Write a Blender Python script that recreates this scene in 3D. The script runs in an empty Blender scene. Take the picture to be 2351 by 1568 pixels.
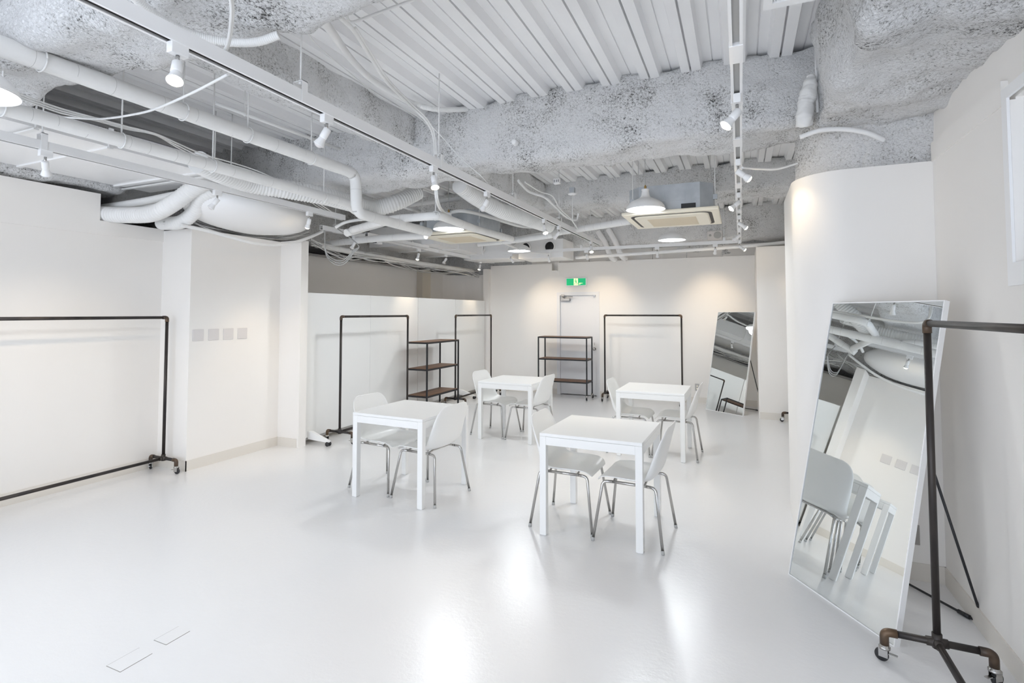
import bpy, bmesh, math, random
from math import pi, sin, cos, radians, sqrt, atan2
from mathutils import Vector, Matrix, noise

random.seed(7)
sc = bpy.context.scene
COL = sc.collection
D = bpy.data

# ------------------------------------------------------------------ camera, world, light, exposure
CAM_H, CAM_PITCH, CAM_YAW, FPX, CPY = 1.624, 0.041, 0.411, 1204.0, 668.6
cam_d = D.cameras.new('camera')
cam = D.objects.new('camera', cam_d)
COL.objects.link(cam)
cam.location = (0, 0, CAM_H)
cam.rotation_euler = (pi / 2 + CAM_PITCH, 0, CAM_YAW)
cam_d.sensor_width = 36
cam_d.lens = FPX / 2351 * 36
cam_d.shift_y = -(784 - CPY) / 2351
cam_d.clip_start = 0.05
sc.camera = cam

w = D.worlds.new('World')
sc.world = w
w.use_nodes = True
bgn = w.node_tree.nodes['Background']
bgn.inputs[0].default_value = (0.79, 0.87, 1.0, 1)
bgn.inputs[1].default_value = 3.3

sc.view_settings.view_transform = 'Standard'
sc.view_settings.look = 'None'
sc.view_settings.gamma = 1
sc.view_settings.exposure = 0.42
try:
    sc.cycles.max_bounces = 14
    sc.cycles.diffuse_bounces = 9
    sc.cycles.glossy_bounces = 6
    sc.cycles.use_denoising = True
    sc.cycles.sample_clamp_indirect = 6
    sc.cycles.caustics_reflective = False
    sc.cycles.caustics_refractive = False
except Exception:
    pass


def portal(loc, rot, sx, sy):
    l = D.lights.new('window_daylight', 'AREA')
    l.shape = 'RECTANGLE'
    l.size, l.size_y = sx, sy
    l.cycles.is_portal = True
    o = D.objects.new('window_daylight', l)
    COL.objects.link(o)
    o.location, o.rotation_euler = loc, rot
    return o


portal((-2.3, -3.55, 1.45), (pi / 2, 0, 0), 6.2, 2.5)           # shop window behind the camera

PENDANT_W, SPOT_W = 11.0, 28.0

# ------------------------------------------------------------------ helpers


def P(px, py, x=None, y=None, z=None):
    """A point of the place: where the sight line of a spot in the photo meets the plane x, y or z (metres)."""
    cp, sp, cy, sy = cos(CAM_PITCH), sin(CAM_PITCH), cos(CAM_YAW), sin(CAM_YAW)
    fw = Vector((-sy * cp, cy * cp, sp))
    r = Vector((cy, sy, 0))
    u = r.cross(fw)
    d = fw + r * ((px - 1175.5) / FPX) - u * ((py - CPY) / FPX)
    if x is not None:
        t = x / d.x
    elif y is not None:
        t = y / d.y
    else:
        t = (z - CAM_H) / d.z
    return Vector((0, 0, CAM_H)) + d * t


def mat(name, col, rough=0.5, metal=0.0, coat=0.0, spec=0.5, bump=None, emit=None, estr=0.0):
    m = D.materials.new(name)
    m.use_nodes = True
    nt = m.node_tree
    b = nt.nodes['Principled BSDF']
    b.inputs['Base Color'].default_value = (*col, 1)
    b.inputs['Roughness'].default_value = rough
    b.inputs['Metallic'].default_value = metal
    b.inputs['Coat Weight'].default_value = coat
    b.inputs['Specular IOR Level'].default_value = spec
    if emit:
        b.inputs['Emission Color'].default_value = (*emit, 1)
        b.inputs['Emission Strength'].default_value = estr
    if bump:
        sc_, st, dist = bump
        tc = nt.nodes.new('ShaderNodeTexCoord')
        n = nt.nodes.new('ShaderNodeTexNoise')
        n.inputs['Scale'].default_value = sc_
        n.inputs['Detail'].default_value = 4
        bp = nt.nodes.new('ShaderNodeBump')
        bp.inputs['Strength'].default_value = st
        bp.inputs['Distance'].default_value = dist
        nt.links.new(tc.outputs['Object'], n.inputs['Vector'])
        nt.links.new(n.outputs['Fac'], bp.inputs['Height'])
        nt.links.new(bp.outputs['Normal'], b.inputs['Normal'])
    return m


def vary(m, scale, c1, c2, lo=0.35, hi=0.65, stretch=(1, 1, 1), detail=5):
    nt = m.node_tree
    b = nt.nodes['Principled BSDF']
    tc = nt.nodes.new('ShaderNodeTexCoord')
    mp = nt.nodes.new('ShaderNodeMapping')
    mp.inputs['Scale'].default_value = stretch
    n = nt.nodes.new('ShaderNodeTexNoise')
    n.inputs['Scale'].default_value = scale
    n.inputs['Detail'].default_value = detail
    r = nt.nodes.new('ShaderNodeValToRGB')
    r.color_ramp.elements[0].position, r.color_ramp.elements[1].position = lo, hi
    r.color_ramp.elements[0].color, r.color_ramp.elements[1].color = (*c1, 1), (*c2, 1)
    nt.links.new(tc.outputs['Object'], mp.inputs[0])
    nt.links.new(mp.outputs[0], n.inputs['Vector'])
    nt.links.new(n.outputs['Fac'], r.inputs[0])
    nt.links.new(r.outputs[0], b.inputs['Base Color'])
    return m


M = {}
M['wall'] = vary(mat('white_wall_paint', (0.8, 0.79, 0.775), 0.6, bump=(60, 0.05, 0.002)), 0.8, (0.83, 0.806, 0.772), (0.85, 0.828, 0.798))
M['wall_grey'] = mat('grey_wall_paint', (0.84, 0.82, 0.80), 0.6)
M['beige'] = mat('beige_post', (0.60, 0.55, 0.47), 0.6)
M['skirt'] = mat('beige_vinyl_skirting', (0.72, 0.685, 0.63), 0.45)
M['panel'] = mat('white_partition_board', (0.80, 0.80, 0.785), 0.4)
M['deck'] = vary(mat('painted_deck', (0.8, 0.8, 0.8), 0.45), 1.5, (0.84, 0.84, 0.845), (0.90, 0.90, 0.90))
M['white'] = mat('white_metal', (0.86, 0.86, 0.86), 0.35)
M['pipe'] = vary(mat('white_pipe_wrap', (0.8, 0.8, 0.79), 0.55, bump=(9, 0.3, 0.01)), 5, (0.76, 0.76, 0.75), (0.82, 0.82, 0.81))
M['tabletop'] = mat('white_laminate', (0.85, 0.85, 0.84), 0.28)
M['shell'] = mat('white_plastic_shell', (0.86, 0.86, 0.845), 0.32)
M['chrome'] = mat('chrome', (0.50, 0.49, 0.475), 0.18, 1.0)
M['steel'] = mat('brushed_steel', (0.45, 0.44, 0.43), 0.35, 1.0)
M['black'] = mat('black_steel', (0.018, 0.018, 0.02), 0.45, spec=0.4)
M['rawpipe'] = vary(mat('dark_gas_pipe', (0.03, 0.028, 0.028), 0.42, 0.5), 6, (0.022, 0.02, 0.022), (0.055, 0.046, 0.04), stretch=(1, 1, 0.3))
M['elbow'] = vary(mat('heat_tinted_elbow', (0.08, 0.055, 0.04), 0.42, 0.5), 8, (0.04, 0.034, 0.032), (0.14, 0.09, 0.055))
M['rubber'] = mat('black_rubber', (0.02, 0.02, 0.022), 0.5)
M['darkin'] = mat('dark_slot', (0.05, 0.045, 0.04), 0.6)
M['galv'] = vary(mat('galvanised_steel', (0.42, 0.45, 0.48), 0.5, 0.25), 7, (0.42, 0.45, 0.48), (0.52, 0.55, 0.58))
M['cream'] = mat('cream_plastic', (0.86, 0.81, 0.68), 0.4)
M['cream_d'] = mat('cream_intake_grille', (0.72, 0.64, 0.50), 0.6)
M['mirror'] = mat('mirror_glass', (0.86, 0.90, 0.91), 0.0, 1.0)
M['cableW'] = mat('white_cable', (0.8, 0.8, 0.79), 0.45)
M['cableG'] = mat('grey_cable', (0.45, 0.45, 0.44), 0.5)
M['brass'] = mat('brass', (0.5, 0.32, 0.12), 0.3, 1.0)
M['plate'] = mat('pale_cover_plate', (0.68, 0.655, 0.645), 0.4)
M['outlet'] = mat('grey_outlet_plate', (0.36, 0.34, 0.32), 0.35, 0.6)
M['doorp'] = mat('white_door_paint', (0.78, 0.785, 0.80), 0.35)
M['glow_spot'] = mat('halogen_glow', (1, .9, .7), 0.3, emit=(1.0, 0.80, 0.52), estr=60)
M['glow_soft'] = mat('halogen_side_glow', (1, .9, .7), 0.3, emit=(1.0, 0.82, 0.55), estr=3)
M['glow_bulb'] = mat('bulb_glow', (1, 1, 1), 0.3, emit=(0.93, 0.97, 1.0), estr=14)
M['sign_g'] = mat('exit_green', (0.0, 0.32, 0.12), 0.3, emit=(0.0, 0.42, 0.16), estr=0.55)
M['sign_y'] = mat('exit_pale', (0.8, 0.85, 0.4), 0.3, emit=(0.85, 0.95, 0.45), estr=0.8)
M['seam'] = mat('pipe_wrap_seam', (0.50, 0.50, 0.49), 0.7)
M['blue'] = mat('blue_cable', (0.02, 0.08, 0.3), 0.5)


def wood_mat():
    m = mat('walnut_board', (0.16, 0.08, 0.04), 0.5)
    nt = m.node_tree
    b = nt.nodes['Principled BSDF']
    tc = nt.nodes.new('ShaderNodeTexCoord')
    mp = nt.nodes.new('ShaderNodeMapping')
    mp.inputs['Scale'].default_value = (1.2, 18, 10)
    n = nt.nodes.new('ShaderNodeTexNoise')
    n.inputs['Scale'].default_value = 2.2
    n.inputs['Detail'].default_value = 7
    n.inputs['Distortion'].default_value = 0.5
    r = nt.nodes.new('ShaderNodeValToRGB')
    r.color_ramp.elements[0].position, r.color_ramp.elements[1].position = 0.3, 0.7
    r.color_ramp.elements[0].color, r.color_ramp.elements[1].color = (0.10, 0.045, 0.022, 1), (0.26, 0.135, 0.07, 1)
    nt.links.new(tc.outputs['Object'], mp.inputs[0])
    nt.links.new(mp.outputs[0], n.inputs['Vector'])
    nt.links.new(n.outputs['Fac'], r.inputs[0])
    nt.links.new(r.outputs[0], b.inputs['Base Color'])
    return m


M['wood'] = wood_mat()


def spray_mat():
    """sprayed rock wool, painted white, grey fibres showing as dark flecks"""
    m = mat('sprayed_rock_wool', (0.8, 0.8, 0.8), 0.95, spec=0.1)
    nt = m.node_tree
    N, L = nt.nodes, nt.links
    b = N['Principled BSDF']
    tc = N.new('ShaderNodeTexCoord')
    fine = N.new('ShaderNodeTexNoise')
    fine.inputs['Scale'].default_value = 72
    fine.inputs['Detail'].default_value = 5
    fine.inputs['Roughness'].default_value = 0.7
    fine.inputs['Distortion'].default_value = 0.8
    big = N.new('ShaderNodeTexNoise')
    big.inputs['Scale'].default_value = 2.6
    big.inputs['Detail'].default_value = 6
    big.inputs['Roughness'].default_value = 0.65
    L.new(tc.outputs['Object'], fine.inputs['Vector'])
    L.new(tc.outputs['Object'], big.inputs['Vector'])
    s1 = N.new('ShaderNodeMath'); s1.operation = 'MULTIPLY_ADD'
    L.new(big.outputs['Fac'], s1.inputs[0]); s1.inputs[1].default_value = 0.62
    L.new(fine.outputs['Fac'], s1.inputs[2])
    r = N.new('ShaderNodeValToRGB')
    e = r.color_ramp.elements
    e[0].position, e[0].color = 0.60, (0.09, 0.088, 0.085, 1)
    e[1].position, e[1].color = 0.80, (0.90, 0.90, 0.90, 1)
    x = e.new(0.70); x.color = (0.66, 0.655, 0.645, 1)
    L.new(s1.outputs[0], r.inputs[0])
    L.new(r.outputs[0], b.inputs['Base Color'])
    bp = N.new('ShaderNodeBump')
    bp.inputs['Strength'].default_value = 0.9
    bp.inputs['Distance'].default_value = 0.018
    mid = N.new('ShaderNodeTexNoise')
    mid.inputs['Scale'].default_value = 17
    mid.inputs['Detail'].default_value = 5
    mid.inputs['Roughness'].default_value = 0.6
    L.new(tc.outputs['Object'], mid.inputs['Vector'])
    s2 = N.new('ShaderNodeMath'); s2.operation = 'MULTIPLY_ADD'
    L.new(mid.outputs['Fac'], s2.inputs[0]); s2.inputs[1].default_value = 1.6
    L.new(s1.outputs[0], s2.inputs[2])
    L.new(s2.outputs[0], bp.inputs['Height'])
    L.new(bp.outputs['Normal'], b.inputs['Normal'])
    return m


M['spray'] = spray_mat()


def floor_mat():
    m = mat('white_gloss_floor', (0.80, 0.80, 0.805), 0.2, coat=0.6)
    nt = m.node_tree
    N, L = nt.nodes, nt.links
    b = N['Principled BSDF']
    b.inputs['Coat Roughness'].default_value = 0.19
    tc = N.new('ShaderNodeTexCoord')
    n2 = N.new('ShaderNodeTexNoise'); n2.inputs['Scale'].default_value = 30; n2.inputs['Detail'].default_value = 6
    n2.inputs['Roughness'].default_value = 0.65
    L.new(tc.outputs['Object'], n2.inputs['Vector'])
    b.inputs['Roughness'].default_value = 0.30
    bp = N.new('ShaderNodeBump'); bp.inputs['Strength'].default_value = 0.4; bp.inputs['Distance'].default_value = 0.003
    L.new(n2.outputs['Fac'], bp.inputs['Height'])
    L.new(bp.outputs['Normal'], b.inputs['Normal']); L.new(bp.outputs['Normal'], b.inputs['Coat Normal'])
    return m


M['floor'] = floor_mat()

gm = D.materials.new('window_glass')
gm.use_nodes = True
gm.node_tree.nodes.clear()
_o = gm.node_tree.nodes.new('ShaderNodeOutputMaterial')
_a = gm.node_tree.nodes.new('ShaderNodeBsdfTransparent')
_g = gm.node_tree.nodes.new('ShaderNodeBsdfGlossy'); _g.inputs['Roughness'].default_value = 0.02
_m = gm.node_tree.nodes.new('ShaderNodeMixShader'); _m.inputs[0].default_value = 0.06
gm.node_tree.links.new(_a.outputs[0], _m.inputs[1]); gm.node_tree.links.new(_g.outputs[0], _m.inputs[2])
gm.node_tree.links.new(_m.outputs[0], _o.inputs[0])
M['glass'] = gm


# ---- mesh building blocks
def nb():
    return bmesh.new()


def box(bm, x0, x1, y0, y1, z0, z1, mx=None):
    vs = [bm.verts.new((x, y, z)) for z in (z0, z1) for y in (y0, y1) for x in (x0, x1)]
    if mx is not None:
        for v in vs:
            v.co = mx @ v.co
    for f in ((0, 2, 3, 1), (4, 5, 7, 6), (0, 1, 5, 4), (2, 6, 7, 3), (0, 4, 6, 2), (1, 3, 7, 5)):
        bm.faces.new([vs[i] for i in f])
    return vs


def bbox_(bm, x0, x1, y0, y1, z0, z1, r=0.004, seg=2, mx=None):
    """bevelled box"""
    t = nb()
    box(t, x0, x1, y0, y1, z0, z1)
    bmesh.ops.bevel(t, geom=t.edges[:], offset=r, segments=seg, profile=0.5, affect='EDGES')
    me = D.meshes.new('tmp')
    t.to_mesh(me); t.free()
    if mx is not None:
        me.transform(mx)
    bm.from_mesh(me)
    D.meshes.remove(me)


def smooth_path(pts, n=8):
    pts = [Vector(p) for p in pts]
    if len(pts) < 3:
        return pts
    out = []
    q = [pts[0] * 2 - pts[1]] + pts + [pts[-1] * 2 - pts[-2]]
    for i in range(1, len(q) - 2):
        a, b, c, d = q[i - 1], q[i], q[i + 1], q[i + 2]
        for k in range(n):
            t = k / n
            out.append(0.5 * ((2 * b) + (c - a) * t + (2 * a - 5 * b + 4 * c - d) * t * t + (3 * b - a - 3 * c + d) * t ** 3))
    out.append(pts[-1])
    return out


def bend_path(pts, r=0.05, n=6):
    """straight runs joined by rounded bends"""
    pts = [Vector(p) for p in pts]
    out = [pts[0]]
    for i in range(1, len(pts) - 1):
        a, b, c = pts[i - 1], pts[i], pts[i + 1]
        d1, d2 = (a - b), (c - b)
        rr = min(r, d1.length * .48, d2.length * .48)
        p1, p2 = b + d1.normalized() * rr, b + d2.normalized() * rr
        for k in range(n + 1):
            t = k / n
            out.append(p1 * (1 - t) ** 2 + b * 2 * t * (1 - t) + p2 * t * t)
    out.append(pts[-1])
    return out


def resample(pts, step):
    out = [pts[0].copy()]
    acc = 0
    for a, b in zip(pts, pts[1:]):
        L = (b - a).length
        if L < 1e-9:
            continue
        s = step - acc
        while s <= L:
            out.append(a.lerp(b, s / L)); s += step
        acc = (acc + L) % step
    if (out[-1] - pts[-1]).length > step * .2:
        out.append(pts[-1].copy())
    return out


def tube(bm, pts, r, n=10, cap=True, rf=None):
    """sweep a circle along pts; rf(i) gives a radius factor per ring"""
    pts = [Vector(p) for p in pts]
    rings = []
    up = None
    for i, p in enumerate(pts):
        if i == 0:
            t = pts[1] - p
        elif i == len(pts) - 1:
            t = p - pts[i - 1]
        else:
            t = (pts[i + 1] - p).normalized() + (p - pts[i - 1]).normalized()
        if t.length < 1e-9:
            t = pts[i] - pts[i - 1] if i else Vector((0, 0, 1))
        t.normalize()
        if up is None:
            up = Vector((0, 0, 1)) if abs(t.z) < .9 else Vector((1, 0, 0))
        up = up - t * up.dot(t)
        if up.length < 1e-6:
            up = t.orthogonal()
        up.normalize()
        s = t.cross(up)
        rr = r * (rf(i) if rf else 1)
        rings.append([bm.verts.new(p + (up * cos(a) + s * sin(a)) * rr) for a in [2 * pi * k / n for k in range(n)]])
    for a, b in zip(rings, rings[1:]):
        for k in range(n):
            f = bm.faces.new((a[k], a[(k + 1) % n], b[(k + 1) % n], b[k])); f.smooth = True
    if cap:
        bm.faces.new(rings[0][::-1]); bm.faces.new(rings[-1])
    return rings


def lathe(bm, prof, n=32, mx=None, cap0=False, cap1=False):
    rings = []
    for r, z in prof:
        ring = [bm.verts.new((r * cos(2 * pi * k / n), r * sin(2 * pi * k / n), z)) for k in range(n)]
        if mx is not None:
            for v in ring:
                v.co = mx @ v.co
        rings.append(ring)
    for a, b in zip(rings, rings[1:]):
        for k in range(n):
            f = bm.faces.new((a[k], a[(k + 1) % n], b[(k + 1) % n], b[k])); f.smooth = True
    if cap0:
        bm.faces.new(rings[0][::-1])
    if cap1:
        bm.faces.new(rings[-1])


def obj(name, bm, m, parent=None, smooth=False):
    bmesh.ops.recalc_face_normals(bm, faces=bm.faces[:])
    me = D.meshes.new(name)
    bm.to_mesh(me); bm.free()
    for mm in (m if isinstance(m, (list, tuple)) else [m]):
        me.materials.append(mm)
    if smooth:
        for p in me.polygons:
            p.use_smooth = True
    o = D.objects.new(name, me)
    COL.objects.link(o)
    if parent is not None:
        o.parent = parent
    return o


def tag(o, label, cat, group=None, kind=None):
    o['label'] = label; o['category'] = cat
    if group:
        o['group'] = group
    if kind:
        o['kind'] = kind
    return o


def thing(name, label, cat, loc=(0, 0, 0), rz=0, group=None):
    o = D.objects.new(name, None)
    COL.objects.link(o)
    o.empty_display_size = 0.1
    o.location = loc; o.rotation_euler = (0, 0, rz)
    return tag(o, label, cat, group)


def struct(name, bm, m, parent=None, smooth=False, label=None):
    o = obj(name, bm, m, parent, smooth)
    if parent is None:
        o['kind'] = 'structure'
        if label:
            o['label'] = label
    return o


def dup(root, loc, rz, label, group=None):
    def cp(o, par):
        c = o.copy(); COL.objects.link(c)
        if par is not None:
            c.parent = par
        for ch in o.children:
            cp(ch, c)
        return c
    r = cp(root, None)
    r.location = loc; r.rotation_euler = (0, 0, rz)
    r['label'] = label
    if group:
        r['group'] = group
    return r


def bx(x0, x1, y0, y1, z0, z1):
    bm = nb(); box(bm, x0, x1, y0, y1, z0, z1); return bm


# ------------------------------------------------------------------ the room
XL, YB, XR = -5.70, 10.06, 1.10
struct('floor', bx(-7.0, 1.75, -3.7, 10.7, -0.1, 0.0), M['floor'], label='glossy white painted floor')


def deck():
    bm = nb()
    z0, z1 = 3.43, 3.495
    prof = [(0, z0), (.060, z0), (.061, z0 + .04), (.073, z0 + .04), (.074, z0), (.14, z0), (.155, z1), (.215, z1),
            (.217, z1 + .012), (.223, z1 + .012), (.225, z1), (.285, z1)]
    pts = []
    x = -7.1
    x0off = -1.214 - .067 - .3 * 25
    x = x0off
    while x < 1.8:
        pts += [(x + a, z) for a, z in prof]
        x += .3
    lo = [(bm.verts.new((a, -3.7, z)), bm.verts.new((a, 10.7, z))) for a, z in pts]
    hi = [(bm.verts.new((a, -3.7, 3.6)), bm.verts.new((a, 10.7, 3.6))) for a, z in (pts[0], pts[-1])]
    for a, b in zip(lo, lo[1:]):
        bm.faces.new((a[0], b[0], b[1], a[1]))
    bm.faces.new((hi[0][0], hi[0][1], hi[1][1], hi[1][0]))
    return bm


struct('ceiling', deck(), M['deck'], label='white ribbed steel deck ceiling')

# outer shell that keeps the sky out above the partitions
struct('wall_outer_left', bx(-7.0, -6.9, -3.7, 10.7, 0, 3.6), M['spray'])
struct('wall_outer_right', bx(1.65, 1.75, 4.86, 10.7, 0, 3.6), M['wall'])
struct('wall_rear_spray', bx(-7.0, 1.75, 10.45, 10.6, 0, 3.6), M['spray'])

# left wall with its notched bulkhead
bm = nb()
box(bm, XL - .12, XL, -3.6, 4.0, 0, 2.385)
box(bm, XL - .12, XL + .012, -3.6, 3.04, 2.385, 2.78)
box(bm, XL - .12, XL + .012, 3.04, 3.656, 2.385, 2.52)
struct('wall_left', bm, M['wall'])
# pier, niche and wing
bm = nb()
box(bm, -5.70, -5.24, 3.656, 4.815, 0, 2.505)
struct('wall_pier', bm, M['wall'])
bm = nb()
box(bm, -6.3, -4.90, 4.815, 4.93, 0, 2.508)
struct('wall_wing', bm, M['wall'])
# grey wall behind the movable partitions, with dark strip, beige post
bm = nb()
box(bm, -6.0, -5.85, 4.93, 10.45, 0, 2.47)
struct('wall_grey', bm, M['wall_grey'])
struct('trim_1', bx(-5.85, -5.80, 4.93, 8.7, 2.47, 2.50), M['steel'])
struct('trim_2', bx(-5.85, -5.72, 8.72, 9.02, 0, 2.47), M['beige'])
bm = nb()
pts = [(-5.85, 9.55)]
for k in range(25):
    a = pi - k / 24 * pi / 2
    pts.append((-5.36 + .5 * cos(a), 9.60 + .5 * sin(a)))
pts.append((-4.9, 10.10))
vs = [(bm.verts.new((a, b, 0)), bm.verts.new((a, b, 2.44))) for a, b in pts]
for a, b in zip(vs, vs[1:]):
    bm.faces.new((a[0], b[0], b[1], a[1]))
struct('wall_curved_rear', bm, M['wall_grey'])
# back wall, with the small cut in its top edge and the doorway
DX0, DX1, DZ = -3.36, -2.56, 2.0
bm = nb()
box(bm, -4.88, DX0, YB, YB + .14, 0, 2.48)
box(bm, DX0, DX1, YB, YB + .14, DZ, 2.48)
box(bm, DX1, 1.65, YB, YB + .14, 0, 2.48)
box(bm, -4.88, -3.50, YB, YB + .14, 2.48, 2.62)
box(bm, -3.37, 1.65, YB, YB + .14, 2.48, 2.63)
struct('wall_back', bm, M['wall'])
struct('wall_back_end', bx(-5.01, -4.88, 9.96, YB + .14, 0, 2.55), M['wall'])
struct('wall_panel_right', bx(0.235, 1.65, 8.95, YB, 0, 2.645), M['wall'])
bm = nb()
for k in range(9):
    x = -4.0 + k * .62
    box(bm, x, x + .61, YB + .16, YB + .20, 2.3, 2.86)
struct('wall_back_upper', bm, M['wall'])

# curved corner wall + flat face
bm = nb()
cx, cy, R = .66, 4.28, .31
pts = [(.50, 4.95), (.35, 4.95), (.35, 4.5)]
for k in range(49):
    a = pi + k / 48 * pi / 2
    pts.append((cx + R * cos(a), cy + R * sin(a)))
pts += [(1.24, 3.97), (1.24, 4.08)]
for k in range(16, -1, -1):
    a = pi + k / 16 * pi / 2
    pts.append((cx + (R - .1) * cos(a) + .0, cy + (R - .1) * sin(a)))
pts.append((.45, 4.5)); pts.append((.5, 4.85))
lo = [bm.verts.new((a, b, 0)) for a, b in pts]; hi = [bm.verts.new((a, b, 2.56)) for a, b in pts]
n = len(pts)
for k in range(n):
    f = bm.faces.new((lo[k], lo[(k + 1) % n], hi[(k + 1) % n], hi[k]))
bm.faces.new(hi)
struct('wall_curved', bm, M['wall'])
struct('wall_curved_return', bx(.5, 1.65, 4.86, 4.95, 0, 2.56), M['wall'])

# right wall with the high window (z 1.84-2.57, y 1.2-2.956)
WY0, WY1, WZ0, WZ1 = 1.20, 2.956, 1.842, 2.57
bm = nb()
box(bm, XR, XR + .16, WY1, 3.97, 0, 2.56)
box(bm, XR, XR + .16, WY0, WY1, 0, WZ0)
box(bm, XR, XR + .16, -3.6, WY0, 0, 3.5)
box(bm, XR + .02, XR + .16, WY0, WY1, WZ1, 3.5)
box(bm, XR + .02, XR + .16, WY1, 4.2, 2.56, 3.5)
box(bm, 1.18, 1.26, 4.2, 4.86, 0, 3.5)
box(bm, 1.26, 1.65, 4.86, 4.95, 2.56, 3.5)
struct('wall_right', bm, M['wall'])
struct('trim_3', bx(XR - .006, XR + .03, 3.02, 3.97, 2.556, 2.67), M['wall'])
win = thing('window_1', 'white framed high window in the wall to the right', 'window')
win['kind'] = 'structure'
bm = nb()
for (a0, a1, b0, b1) in ((WY0 - .05, WY1 + .05, WZ1, WZ1 + .05), (WY0 - .05, WY1 + .05, WZ0 - .10, WZ0), (WY1, WY1 + .05, WZ0, WZ1), (WY0 - .05, WY0, WZ0, WZ1)):
    box(bm, XR - .012, XR - .0005, a0, a1, b0, b1)
obj('window_casing', bm, M['white'], win)
bm = nb()
for (a0, a1, b0, b1) in ((WY0, WY1, WZ1 - .04, WZ1), (WY0, WY1, WZ0, WZ0 + .04), (WY1 - .045, WY1, WZ0 + .04, WZ1 - .04), (WY0, WY0 + .045, WZ0 + .04, WZ1 - .04), (2.05, 2.10, WZ0 + .04, WZ1 - .04)):
    box(bm, XR + .10, XR + .14, a0, a1, b0, b1)
obj('window_frame', bm, M['white'], win)
M['frost'] = D.materials.new('frosted_film'); M['frost'].use_nodes = True
_n = M['frost'].node_tree; _n.nodes.clear()
_o = _n.nodes.new('ShaderNodeOutputMaterial'); _t = _n.nodes.new('ShaderNodeBsdfTranslucent'); _t.inputs[0].default_value = (.52, .52, .52, 1)
_d = _n.nodes.new('ShaderNodeBsdfDiffuse'); _d.inputs[0].default_value = (.8, .8, .8, 1); _m = _n.nodes.new('ShaderNodeMixShader'); _m.inputs[0].default_value = .6
_n.links.new(_d.outputs[0], _m.inputs[1]); _n.links.new(_t.outputs[0], _m.inputs[2]); _n.links.new(_m.outputs[0], _o.inputs[0])
obj('frosted_pane', bx(XR + .118, XR + .122, WY0 + .045, WY1 - .045, WZ0 + .04, WZ1 - .04), M['frost'], win)

# wall behind the camera with its big shop window
bm = nb()
box(bm, -7.0, -5.4, -3.7, -3.5, 0, 3.6)
box(bm, .8, 1.26, -3.7, -3.5, 0, 3.6)
box(bm, -5.4, .8, -3.7, -3.5, 0, .2)
box(bm, -5.4, .8, -3.7, -3.5, 2.7, 3.6)
struct('wall_front', bm, M['wall'])

# skirting
SK = .105


def skirt(name, x0, x1, y0, y1):
    struct(name, bx(x0, x1, y0, y1, 0.0, SK), M['skirt'])


skirt('baseboard_left', XL, XL + .008, -3.5, 3.656)
skirt('baseboard_pier_front', XL, -5.232, 3.648, 3.656)
skirt('baseboard_pier', -5.24, -5.232, 3.648, 4.815)
skirt('baseboard_wing', -5.232, -4.93, 4.807, 4.815)
skirt('baseboard_back_left', -4.88, DX0 - .04, YB - .008, YB)
skirt('baseboard_back_right', DX1 + .04, .235, YB - .008, YB)
skirt('baseboard_panel', .245, 1.65, 8.942, 8.95)
skirt('baseboard_face', .72, XR, 3.962, 3.97)
skirt('baseboard_right', XR - .008, XR, -3.5, 3.97)


# sprayed beams
def spray(name, x0, x1, y0, y1, z0, z1, res=.06, amp=.035, rr=.07, seed=0, label=None):
    bm = nb()
    def lin(a, b):
        k = max(2, int((b - a) / res)); return [a + (b - a) * i / k for i in range(k + 1)]
    X, Y, Z = lin(x0, x1), lin(y0, y1), lin(z0, z1)
    def grid(A, B, f):
        g = [[bm.verts.new(f(a, b)) for b in B] for a in A]
        for i in range(len(A) - 1):
            for j in range(len(B) - 1):
                bm.faces.new((g[i][j], g[i + 1][j], g[i + 1][j + 1], g[i][j + 1]))
    grid(X, Y, lambda a, b: (a, b, z0)); grid(X, Y, lambda a, b: (a, b, z1))
    grid(X, Z, lambda a, b: (a, y0, b)); grid(X, Z, lambda a, b: (a, y1, b))
    grid(Y, Z, lambda a, b: (x0, a, b)); grid(Y, Z, lambda a, b: (x1, a, b))
    bmesh.ops.remove_doubles(bm, verts=bm.verts[:], dist=1e-4)
    cl = lambda v, a, b: min(max(v, a + rr), b - rr)
    off = Vector((seed * 3.1, seed * 1.7, 0))
    for v in bm.verts:
        c = Vector((cl(v.co.x, x0, x1), cl(v.co.y, y0, y1), cl(v.co.z, z0, z1)))
        d = v.co - c
        nn = d.normalized() if d.length > 1e-6 else Vector((0, 0, -1))
        q = v.co + off
        h = noise.fractal(q * 2.2, 1.0, 2.0, 4) * amp * 1.5 + noise.noise(q * 9) * amp * .55 + noise.noise(q * 24) * amp * .18
        v.co = c + nn * (rr + h)
    o = struct(name, bm, M['spray'], smooth=True, label=label)
    return o


spray('beam', -6.95, .55, 1.30, 1.78, 2.92, 3.5, .04, seed=1, label='sprayed ceiling beam closest to the camera')
spray('beam', -6.95, 1.6, 4.06, 4.56, 2.92, 3.5, .035, seed=2, amp=.03, label='long sprayed beam across the middle of the ceiling')
spray('beam', -6.95, 1.6, 6.90, 7.42, 3.10, 3.5, .045, seed=3, label='second sprayed cross beam beyond the cassette unit')
spray('beam', -6.95, 1.6, 9.70, 10.2, 2.88, 3.5, .05, seed=4, label='third sprayed cross beam over the back wall')
spray('beam', -3.02, -2.76, 1.6, 4.2, 3.13, 3.5, .035, seed=5, amp=.03, label='narrow sprayed beam running along the room')
spray('beam', -2.86, -2.50, 4.4, 7.0, 3.08, 3.5, .05, seed=6, label='narrow sprayed beam behind the long cross beam')
spray('beam', -6.3, -5.68, -3.4, 3.3, 2.82, 3.5, .06, seed=7, label='sprayed beam strip just above the left wall top')
spray('beam', -6.8, -6.1, 3.4, 10.3, 2.66, 3.5, .07, seed=8, label='sprayed edge beam above the left wall')
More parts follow.
